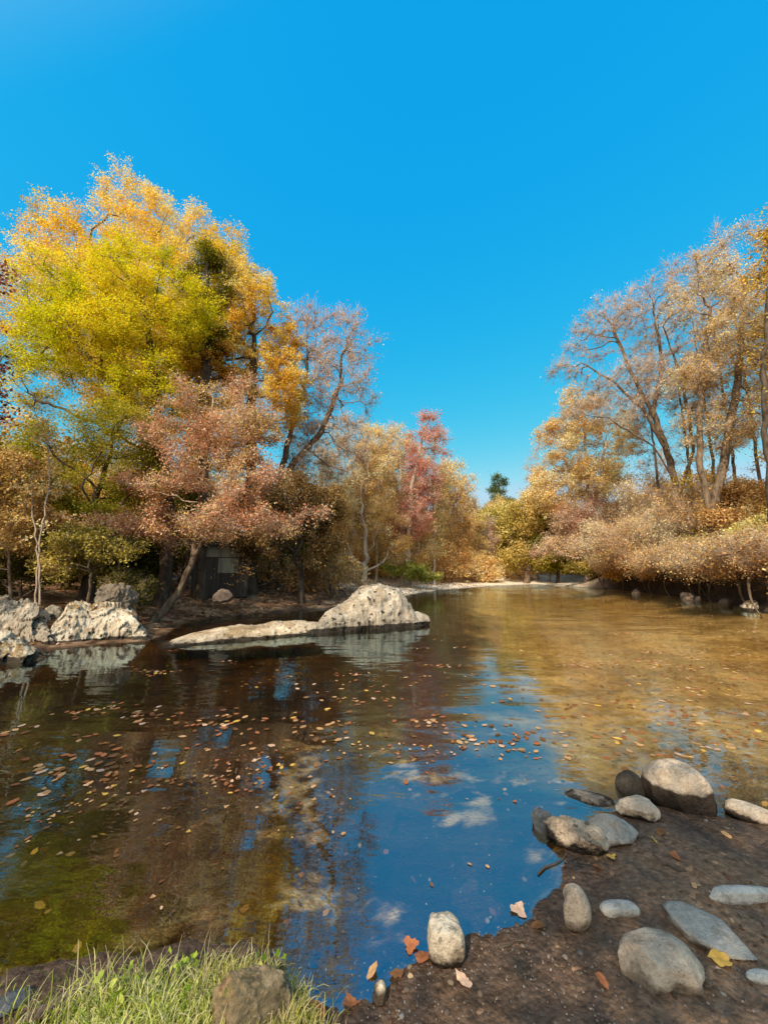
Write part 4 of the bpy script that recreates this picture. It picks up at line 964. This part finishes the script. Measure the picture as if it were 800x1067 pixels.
# ------------------------------------------------------------------ shed in the left wood
def box(bm, lo, hi):
    r = bmesh.ops.create_cube(bm, size=1.0)
    for v in r['verts']:
        v.co = Vector([lo[i] + (v.co[i] + .5) * (hi[i] - lo[i]) for i in range(3)])
def bobj(name, bm, mat, parent, bevel=0.012):
    if bevel: bmesh.ops.bevel(bm, geom=bm.edges[:], offset=bevel, segments=1, affect='EDGES')
    me = bpy.data.meshes.new(name); bm.to_mesh(me); bm.free(); me.materials.append(mat)
    return link(name, me, parent)
def plain(name, c1, c2, scale=3, rough=0.8):
    m, nt, out = new_mat(name); g = N(nt, 'ShaderNodeNewGeometry')
    mp = N(nt, 'ShaderNodeMapping'); mp.inputs['Scale'].default_value = (3, 3, .4); L(nt, g.outputs['Position'], mp.inputs[0])
    r = ramp(nt, noise_n(nt, mp.outputs[0], scale, 5), [(0.3, c1), (0.7, c2)])
    b = N(nt, 'ShaderNodeBsdfPrincipled', Roughness=rough); L(nt, r.outputs[0], b.inputs['Base Color']); L(nt, b.outputs[0], out.inputs[0]); return m
WOODD = plain('shed_dark_board', (0.02, 0.014, 0.01), (0.055, 0.04, 0.03)); PALE = plain('shed_pale_panel', (0.12, 0.12, 0.09), (0.30, 0.29, 0.22))
p = at(231, 603, 15.2); bx_, by_ = p[0], p[1]; bz_ = tz(bx_, by_)
shed = empty('shed', (bx_, by_, bz_ - 0.15)); tag(shed, 'dark wooden shed with a pale panel half hidden in the left wood', 'shed')
shed.rotation_euler = (0, 0, math.radians(20)); shed.scale = (0.62, 0.62, 0.78)
bm = bmesh.new()
for i in range(14): box(bm, (-1.6 + i * .2286, -.9, 0), (-1.6 + i * .2286 + .222, -.84, 2.0))
box(bm, (-1.6, .84, 0), (1.6, .9, 2.0)); box(bm, (-1.66, -.9, 0), (-1.604, .9, 2.0)); box(bm, (1.604, -.9, 0), (1.66, .9, 2.0))
bobj('wall', bm, WOODD, shed)
bm = bmesh.new(); box(bm, (-1.9, -1.25, 2.55), (1.9, 1.2, 2.68)); box(bm, (-1.9, -1.25, 2.69), (1.9, 0, 2.75)); bobj('roof', bm, WOODD, shed)
bm = bmesh.new(); box(bm, (-1.6, -.88, 2.005), (1.6, -.85, 2.545)); box(bm, (-.2, -.95, 1.2), (1.0, -.905, 1.95)); bobj('panel', bm, PALE, shed)
bm = bmesh.new(); box(bm, (-1.2, -.96, .05), (-.45, -.905, 1.85)); dd = bobj('door', bm, GBRD if False else WOODD, shed)
bm = bmesh.new(); box(bm, (-.56, -.99, .9), (-.52, -.965, 1.05)); bobj('handle', bm, PALE, dd, 0.005)

# ------------------------------------------------------------------ fallen leaves
def leaf_card(shape, col, seed):
    rng = np.random.default_rng(seed); n = 20
    t = np.arange(n) / n * 2 * PI
    if shape == 0: r = 0.5 * (1 - 0.42 * np.abs(np.sin(t))) ; r = r * (1 + .05 * np.cos(9 * t))
    elif shape == 1: r = 0.40 + 0.06 * np.cos(5 * t) + 0.05 * np.cos(2 * t + .6) + 0.03 * np.cos(11 * t)
    elif shape == 2: r = 0.5 * (1 - 0.55 * np.abs(np.sin(t))) * (1 + .1 * np.cos(7 * t))
    else: r = 0.38 + 0.11 * np.cos(3 * t) + 0.05 * np.cos(7 * t + 1)
    x, y = r * np.cos(t), r * np.sin(t)
    cu = rng.uniform(-0.35, 0.6); cv = rng.uniform(0.1, 0.7)
    z = cu * x * x * .6 + cv * y * y * .8 + .03 * rng.normal(size=n)
    V = [(0, 0, 0.0)] + [(x[i] * .5, y[i] * .5, (cu * x[i] ** 2 * .6 + cv * y[i] ** 2 * .8) * .25 + .004) for i in range(n)] + list(zip(x, y, z))
    F3 = [(0, 1 + i, 1 + (i + 1) % n) for i in range(n)]
    F4 = [(1 + i, n + 1 + i, n + 1 + (i + 1) % n, 1 + (i + 1) % n) for i in range(n)]
    V = np.array(V); V[:, 2] -= V[:, 2].min()
    c = np.array(col) * rng.uniform(.85, 1.15, (len(V), 1)); c[0] *= .7
    return build_mesh('fallen_leaf', V, [np.array(F3), np.array(F4)], [M_LEAF_DRY], tint=c, smooth=True)
LCOL = [((0.52, 0.29, 0.14), 'tan'), ((0.36, 0.13, 0.06), 'red brown'), ((0.66, 0.38, 0.09), 'yellow'), ((0.22, 0.10, 0.045), 'brown'), ((0.68, 0.42, 0.29), 'pinkish')]
CARDS = {(c, k): leaf_card(k, LCOL[c][0], c * 10 + k) for c in range(5) for k in range(4)}
rl = np.random.default_rng(21)
pts = []
def field(n, x0, x1, y0, y1, clus=0.0, slope=0.0):
    for _ in range(n):
        if clus and pts and rl.random() < clus:
            q = pts[rl.integers(max(0, len(pts) - 40), len(pts))]; pts.append((q[0] + rl.normal() * 0.16, q[1] + rl.normal() * 0.07)); continue
        px = rl.uniform(x0, x1); py = rl.uniform(y0, y1) + slope * (px - x0)
        w = gr(px, py, 0); pts.append((w[0], w[1]))
field(330, 10, 330, 740, 850, .72); field(190, 330, 600, 690, 785, .78); field(330, 620, 800, 672, 790, .7); field(110, 100, 600, 660, 720, .7)
field(70, 345, 600, 755, 792, .6); field(14, 20, 330, 850, 960, .3); field(9, 330, 590, 790, 960, .0); field(280, 560, 800, 640, 700, .7); field(90, 250, 420, 710, 790, .8)
pts = [p for p in pts if sdist(np.array([p[0]]), np.array([p[1]]))[0] < -0.03]
pts.sort(key=lambda p: math.hypot(*p))
CW = [.28, .24, .06, .32, .10]
for i, (x, y) in enumerate(pts[:300]):
    c = rl.choice(5, p=CW); k = rl.integers(0, 4)
    o = link('floating_leaf', CARDS[(c, k)]); sz = rl.uniform(.02, .05) * (1.0 if y > 3 else .8)
    o.location = (x, y, 0.0035); o.rotation_euler = (0.05 * rl.normal(), 0.05 * rl.normal(), rl.uniform(0, 6.28)); o.scale = (sz, sz, sz * .55)
    tag(o, LCOL[c][1] + ' fallen leaf floating flat on the pool', 'leaf', LCOL[c][1] + ' leaves floating on the pool')
def flat_leaves(name, P, size, cols, rng, tilt=0.25):
    n = len(P); a = rng.uniform(0, 6.28, n); L_ = size * rng.uniform(.6, 1.25, n)
    u = np.stack([np.cos(a), np.sin(a), tilt * rng.normal(size=n)], 1); v = np.stack([-np.sin(a), np.cos(a), tilt * rng.normal(size=n)], 1)
    L_ = L_[:, None]
    V = np.stack([P - u * L_ * .5, P - u * L_ * .1 + v * L_ * .32, P + u * L_ * .3 + v * L_ * .2, P + u * L_ * .5, P + u * L_ * .25 - v * L_ * .24, P - u * L_ * .15 - v * L_ * .3], 1).reshape(-1, 3)
    F = np.arange(n * 6).reshape(n, 6)
    c = np.repeat(cols, 6, 0)
    return link(name, build_mesh(name, V, [F], [M_LEAF_DRY], tint=c))
rest = np.array(pts[300:])
cols = np.array([LCOL[k][0] for k in rl.choice(5, size=len(rest), p=CW)]) * rl.uniform(.7, 1.15, (len(rest), 1))
o = flat_leaves('drifting_leaves', np.column_stack([rest, np.full(len(rest), 0.006)]), 0.075, cols, rl, 0.02); tag(o, 'many small fallen leaves drifting farther out on the pool', 'leaves', kind='stuff')
# leaf litter under the trees
n = 30000
X = rl.uniform(-26, 22, n); Y = rl.uniform(4.5, 34, n); d = sdist(X, Y); ok = (d > 0.25) & (d < 14); X, Y = X[ok], Y[ok]
Z = terrain(X, Y) + 0.015
cols = np.array([LCOL[k][0] for k in rl.choice(5, size=len(X), p=[.3, .25, .1, .25, .1])]) * rl.uniform(.45, 1.05, (len(X), 1))
o = flat_leaves('leaf_litter', np.column_stack([X, Y, Z]), 0.12, cols, rl, 0.4); tag(o, 'carpet of fallen leaves under the trees', 'leaves', kind='stuff')
# sunken leaves on the stream bed
n = 2600
X = rl.uniform(-9, 9, n); Y = rl.uniform(1.5, 16, n); d = sdist(X, Y); ok = (d < -0.15); X, Y = X[ok], Y[ok]; Z = terrain(X, Y) + 0.012
cols = np.array([LCOL[k][0] for k in rl.choice(5, size=len(X), p=[.3, .25, .1, .3, .05])]) * rl.uniform(.25, .8, (len(X), 1))
o = flat_leaves('sunken_leaves', np.column_stack([X, Y, Z]), 0.055, cols, rl, 0.2); tag(o, 'sunken leaves lying on the stream bed', 'leaves', kind='stuff')
for (px, py, c, k, szp, lab) in [
    (637, 893, 2, 3, 10, 'small bright yellow leaf in front of the rough brown stone'), (622, 904, 1, 0, 14, 'red brown leaf on the sand below the rough brown stone'),
    (683, 877, 2, 2, 10, 'yellow brown leaf on the sand below the smooth grey brown stone'), (688, 867, 3, 0, 13, 'dark curled leaf behind the yellow brown one on the sand'),
    (703, 892, 1, 3, 12, 'reddish leaf alone on the open sand'), (723, 923, 0, 2, 9, 'small tan leaf left of the long flat pale stone'),
    (750, 1000, 2, 1, 19, 'crumpled cream yellow leaf between the wedge stone and the big tan grey stone'), (483, 1022, 4, 2, 20, 'long pinkish leaf on the sand right of the oval stone'),
    (428, 985, 1, 3, 16, 'orange brown leaf left of the oval stone'), (440, 998, 1, 1, 18, 'dark red leaf at the foot of the oval stone'), (365, 1045, 1, 3, 20, 'red brown leaf on the mud by the grass'),
    (388, 1012, 0, 0, 15, 'pale leaf above the small lengthwise pebble stone'), (414, 1015, 3, 1, 15, 'brown leaf on wet mud between pebble and oval stone'), (330, 1055, 1, 0, 24, 'rust leaf tucked against the grass clump'),
    (756, 870, 0, 2, 10, 'tan leaf on sand below the stone at the right edge'), (627, 1022, 1, 2, 16, 'dull red leaf on the sand left of the big tan grey stone'), (540, 948, 4, 3, 17, 'pinkish leaf at the tip of the wet sand'), (560, 965, 3, 0, 14, 'brown leaf stranded on the wet sand edge')]:
    w = gr(px, py, 0.03); z = max(tz(w[0], w[1]), 0.0); w = gr(px, py, z + .006)
    o = link('fallen_leaf', CARDS[(c, k)]); sz = szp / FPX * depth(w) * 1.1
    o.location = (w[0], w[1], z + .006); o.rotation_euler = (0.2 * rl.normal(), 0.2 * rl.normal(), rl.uniform(0, 6.28)); o.scale = (sz, sz, sz)
    tag(o, lab, 'leaf')

# ------------------------------------------------------------------ gravel and twigs on the sand
Vi, Fi = ico(2)
n = 1100; PV = []; PF = []; PC = []; k = 0
cen = [gr(*q)[:2] for q in [(470, 1040), (430, 1050), (540, 1010), (600, 1040), (760, 1045), (660, 1050), (560, 990)]]
for i in range(n):
    if i % 3: c = cen[rl.integers(0, len(cen))]; x, y = c[0] + rl.normal() * .16, c[1] + rl.normal() * .12
    else: x, y = rl.uniform(-.4, 2.6), rl.uniform(1.2, 3.0)
    s = rl.uniform(.002, .0055) * (1 + 1.6 * (rl.random() < .06))
    v = Vi * (1 + .25 * vn(Vi * 1.3 + i * 7.7)[:, None]) * np.array([s, s * rl.uniform(.6, 1), s * rl.uniform(.4, .8)]); a = rl.uniform(0, 6.28)
    v = np.stack([v[:, 0] * math.cos(a) - v[:, 1] * math.sin(a), v[:, 0] * math.sin(a) + v[:, 1] * math.cos(a), v[:, 2]], 1)
    PV.append(v + np.array([x, y, 0])); PF.append(Fi + k); k += len(Vi)
    PC.append(np.tile(np.array([(0.30, 0.24, 0.20), (0.20, 0.14, 0.10), (0.12, 0.085, 0.065), (0.17, 0.15, 0.14)][rl.integers(0, 4)]) * rl.uniform(.6, 1.1), (len(Vi), 1)))
PV = np.concatenate(PV); cx_ = PV.reshape(n, -1, 3)[:, :, :2].mean(1); zz = terrain(cx_[:, 0], cx_[:, 1]); PV[:, 2] += np.repeat(np.maximum(zz, -0.05) + .002, len(Vi))
o = link('gravel', build_mesh('gravel', PV, [np.concatenate(PF)], [M_LEAF_DRY], tint=np.concatenate(PC), smooth=True)); tag(o, 'fine gravel scattered over the damp sand', 'gravel', kind='stuff')
for i, (a, b) in enumerate([((748, 985), (770, 1012)), ((690, 905), (715, 915)), ((560, 905), (590, 885)), ((655, 870), (672, 872)), ((520, 985), (556, 975)), ((735, 860), (770, 872))]):
    pa, pb = gr(*a, .03), gr(*b, .03)
    q = [pa + (pb - pa) * t + np.array([0, 0, 0]) + .012 * rl.normal(size=3) * (0 < t < 1) for t in (0, .25, .5, .75, 1)]
    q = np.array(q); q[:, 2] = np.maximum(terrain(q[:, 0], q[:, 1]), 0) + .006
    tv, tf = tubes(q, np.array([-1, 0, 1, 2, 3]), np.array([.005, .0045, .004, .003, .0015]), np.array([1, 2, 3, 4, -1]), np.ones(5, bool), 6)
    o = link('twig', build_mesh('twig', tv, [tf], [M_BARK_D], smooth=True)); tag(o, 'thin dark twig lying on the damp sand', 'twig', 'dark twigs on the sand')

n = 1300
X = rl.uniform(-.6, 3.6, n); Y = rl.uniform(1.1, 3.4, n); d = sdist(X, Y); kp = fbm(np.column_stack([X, Y, X * 0]) * 1.7, 3, 66); ok = (d > 0.01) & ((kp > 0.02) | (d < .12)) ; X, Y = X[ok], Y[ok]
cols = np.array([[(0.30, 0.17, 0.09), (0.12, 0.07, 0.04), (0.40, 0.28, 0.17), (0.20, 0.09, 0.05)][k] for k in rl.integers(0, 4, len(X))]) * rl.uniform(.5, 1.1, (len(X), 1))
o = flat_leaves('leaf_debris', np.column_stack([X, Y, np.maximum(terrain(X, Y), 0) + .003]), 0.02, cols, rl, 0.5); tag(o, 'crumbled bits of leaf and bark on the damp sand', 'debris', kind='stuff')
# ------------------------------------------------------------------ weeds
for i, (px, py, lab) in enumerate([(188, 1008, 'small broad leaved weed in the grass beside the mossy boulder'), (120, 1030, 'small broad leaved weed in the middle of the grass'), (272, 1012, 'small broad leaved weed on the right of the mossy boulder')]):
    w_ = gr(px, py, .12); z_ = tz(w_[0], w_[1]); rw = np.random.default_rng(700 + i); n_ = 26
    t_ = rw.normal(size=(n_, 3)) * np.array([.05, .04, .02]) + np.array([0, 0, .085]); st0 = t_ * np.array([.3, .3, 0.0])
    lv, lf = leaf_quads(t_, .028, 1.2, rw, .75); tv, tf = slivers(st0, t_, .0012, rw)
    ct = np.repeat(lerp_pal([(0.12, 0.2, 0.02), (0.36, 0.44, 0.06), (0.62, 0.6, 0.16)], rw.random(n_)), 4, 0)
    o = link('weed', build_mesh('weed', np.concatenate([lv, tv]), [lf, tf + len(lv)], [M_GRASS], tint=np.concatenate([ct, np.full((len(tv), 3), .2)]))); o.location = (w_[0], w_[1], z_); tag(o, lab, 'weed')
# ------------------------------------------------------------------ grass
def blades(roots, length, width, rng, cols, lean=0.5, seg=5):
    n = len(roots); az = rng.uniform(0, 2 * PI, n); ln = length * rng.uniform(.5, 1.25, n); bend = lean * rng.uniform(.2, 1.5, n)
    dirh = np.stack([np.cos(az), np.sin(az), np.zeros(n)], 1); side = np.stack([-np.sin(az), np.cos(az), np.zeros(n)], 1)
    tw = rng.normal(size=n) * .5; side = side * np.cos(tw)[:, None] + dirh * np.sin(tw)[:, None]
    V = []
    pos = roots.copy(); ang = rng.uniform(0.0, .35, n)
    for k in range(seg + 1):
        w = width * (1 - (k / seg) ** 1.5) * rng.uniform(.95, 1.05) + .0004
        V.append(np.stack([pos - side * w, pos + side * w], 1))
        st = ln / seg; pos = pos + (dirh * np.sin(ang)[:, None] + np.array([0, 0, 1]) * np.cos(ang)[:, None]) * st[:, None]; ang = ang + bend / seg * (1 + k * .4)
    V = np.stack(V, 1).reshape(-1, 3)
    b = np.arange(n)[:, None] * 2 * (seg + 1); F = np.concatenate([b + np.array([[2 * k, 2 * k + 1, 2 * k + 3, 2 * k + 2]]) for k in range(seg)])
    shade = np.repeat(np.linspace(.6, 1.1, seg + 1), 2); c = (cols[:, None, :] * shade[None, :, None]).reshape(-1, 3)
    return V, F, c
GV_, GF_, GC_ = [], [], []; ko = 0
def grass_patch(cpx, n, sx, sy, length, width, pal, lean):
    global ko
    n = int(n * 2.1); sx *= 1.12
    w = gr(cpx[0], cpx[1], .12)
    x = w[0] + rl.normal(size=n) * sx; y = w[1] + rl.normal(size=n) * sy; z = terrain(x, y)
    ok = z > .005; R = np.column_stack([x, y, z])[ok]
    cols = lerp_pal(pal, rl.random(len(R))) * rl.uniform(.7, 1.2, (len(R), 1))
    v, f, c = blades(R, length * .82, width, rl, cols, lean); GV_.append(v); GF_.append(f + ko); GC_.append(c); ko += len(v)
GP1 = [(0.14, 0.19, 0.02), (0.36, 0.42, 0.05), (0.62, 0.64, 0.14), (0.78, 0.74, 0.32), (0.74, 0.60, 0.34)]; GP2 = [(0.18, 0.17, 0.03), (0.46, 0.42, 0.09), (0.70, 0.60, 0.24), (0.66, 0.52, 0.30)]
for c, n, sx, sy, ln, wd_, pl, le in [((150, 1060), 800, .12, .07, .12, .0030, GP1, 1.7), ((190, 1045), 620, .09, .06, .11, .0026, GP1, 1.8), ((118, 1062), 420, .09, .05, .10, .0026, GP1, 1.5), ((70, 1080), 160, .10, .05, .09, .0022, GP1, 1.2),
                                     ((288, 1045), 1000, .045, .075, .12, .0018, GP2, 2.0), ((228, 1008), 700, .06, .035, .12, .0017, GP2, 2.2), ((262, 1000), 500, .05, .03, .11, .0017, GP2, 2.2), ((10, 1072), 90, .13, .05, .08, .0018, GP1, 1.2),
                                     ((235, 1075), 700, .09, .05, .12, .002, GP2, 1.8), ((150, 1040), 500, .09, .05, .13, .0028, GP1, 1.9), ((190, 1090), 600, .14, .08, .11, .0028, GP1, 1.4), ((295, 1085), 600, .06, .07, .12, .002, GP2, 1.9), ((120, 1022), 120, .12, .05, .14, .0022, GP1, 1.0), ((30, 1020), 50, .15, .04, .08, .002, GP1, 1.1),
                                     ((170, 1030), 90, .2, .05, .2, .0014, [(0.5, 0.42, 0.2), (0.66, 0.55, 0.34)], 0.8)]:
    grass_patch(c, n, sx, sy, ln, wd_, pl, le)
o = link('grass', build_mesh('grass', np.concatenate(GV_), [np.concatenate(GF_)], [M_GRASS], tint=np.concatenate(GC_))); tag(o, 'sunlit green grass tufts along the near bank', 'grass', kind='stuff')

# ------------------------------------------------------------------ world, sun
ld = bpy.data.lights.new('sun', 'SUN'); ld.energy = 5.0; ld.angle = math.radians(0.5); ld.color = (1.0, 0.90, 0.70)
lo = bpy.data.objects.new('sun', ld); COL.objects.link(lo); lo.rotation_euler = S.to_track_quat('Z', 'Y').to_euler(); lo.location = (0, 0, 40)
wd = bpy.data.worlds.new("World"); sc.world = wd; wd.use_nodes = True
nt = wd.node_tree; nt.nodes.clear()
wo = nt.nodes.new('ShaderNodeOutputWorld'); bg = nt.nodes.new('ShaderNodeBackground')
sky = nt.nodes.new('ShaderNodeTexSky'); sky.sky_type = 'NISHITA'; sky.sun_disc = False
sky.sun_elevation = SUN_EL; sky.sun_rotation = SUN_AZ; sky.air_density = 1.0; sky.dust_density = 0.3; sky.ozone_density = 1.5
sp = nt.nodes.new('ShaderNodeSeparateColor'); cb = nt.nodes.new('ShaderNodeCombineColor'); L(nt, sky.outputs[0], sp.inputs[0])
for i, (k, e, top) in enumerate([(10.6, 2.74, 5.0), (1.14, 0.49, 7.6), (0.96, 0.064, 9.6)]):   # deep autumn blue, paler to the horizon
    x = math_n(nt, 'POWER', math_n(nt, 'MULTIPLY', sp.outputs[i], 0.1), e)
    x = math_n(nt, 'MINIMUM', math_n(nt, 'MULTIPLY', x, k * 10), top)
    if i == 0: x = math_n(nt, 'ADD', x, 0.0)
    L(nt, x, cb.inputs[i])
tc = nt.nodes.new('ShaderNodeTexCoord'); dt = nt.nodes.new('ShaderNodeVectorMath'); dt.operation = 'DOT_PRODUCT'
L(nt, tc.outputs['Generated'], dt.inputs[0]); dt.inputs[1].default_value = tuple(S)
au = math_n(nt, 'MULTIPLY', math_n(nt, 'POWER', math_n(nt, 'MAXIMUM', math_n(nt, 'SUBTRACT', dt.outputs['Value'], 0.30), 0.0), 1.8), 40.0)   # added warm glow round the sun, soft fill from behind the camera
warm_fill = nt.nodes.new('ShaderNodeMix'); warm_fill.data_type = 'RGBA'; warm_fill.blend_type = 'MULTIPLY'; warm_fill.inputs[0].default_value = 1.0
cmb = nt.nodes.new('ShaderNodeCombineColor'); [L(nt, au, cmb.inputs[i]) for i in range(3)]
L(nt, cmb.outputs[0], warm_fill.inputs[6]); warm_fill.inputs[7].default_value = (1.0, 0.80, 0.52, 1)
ad = nt.nodes.new('ShaderNodeMix'); ad.data_type = 'RGBA'; ad.blend_type = 'ADD'; ad.inputs[0].default_value = 1.0
L(nt, cb.outputs[0], ad.inputs[6]); L(nt, warm_fill.outputs[2], ad.inputs[7]); L(nt, ad.outputs[2], bg.inputs['Color'])
bg.inputs['Strength'].default_value = 0.095
L(nt, bg.outputs[0], wo.inputs[0])

# ------------------------------------------------------------------ render settings
sc.render.engine = 'CYCLES'
sc.view_settings.view_transform = 'Standard'; sc.view_settings.look = 'None'; sc.view_settings.exposure = 0; sc.view_settings.gamma = 1
sc.cycles.max_bounces = 9; sc.cycles.diffuse_bounces = 5; sc.cycles.glossy_bounces = 3; sc.cycles.transmission_bounces = 6; sc.cycles.transparent_max_bounces = 8
sc.cycles.caustics_reflective = False; sc.cycles.caustics_refractive = False
sc.cycles.use_denoising = True
sc.cycles.sample_clamp_indirect = 6
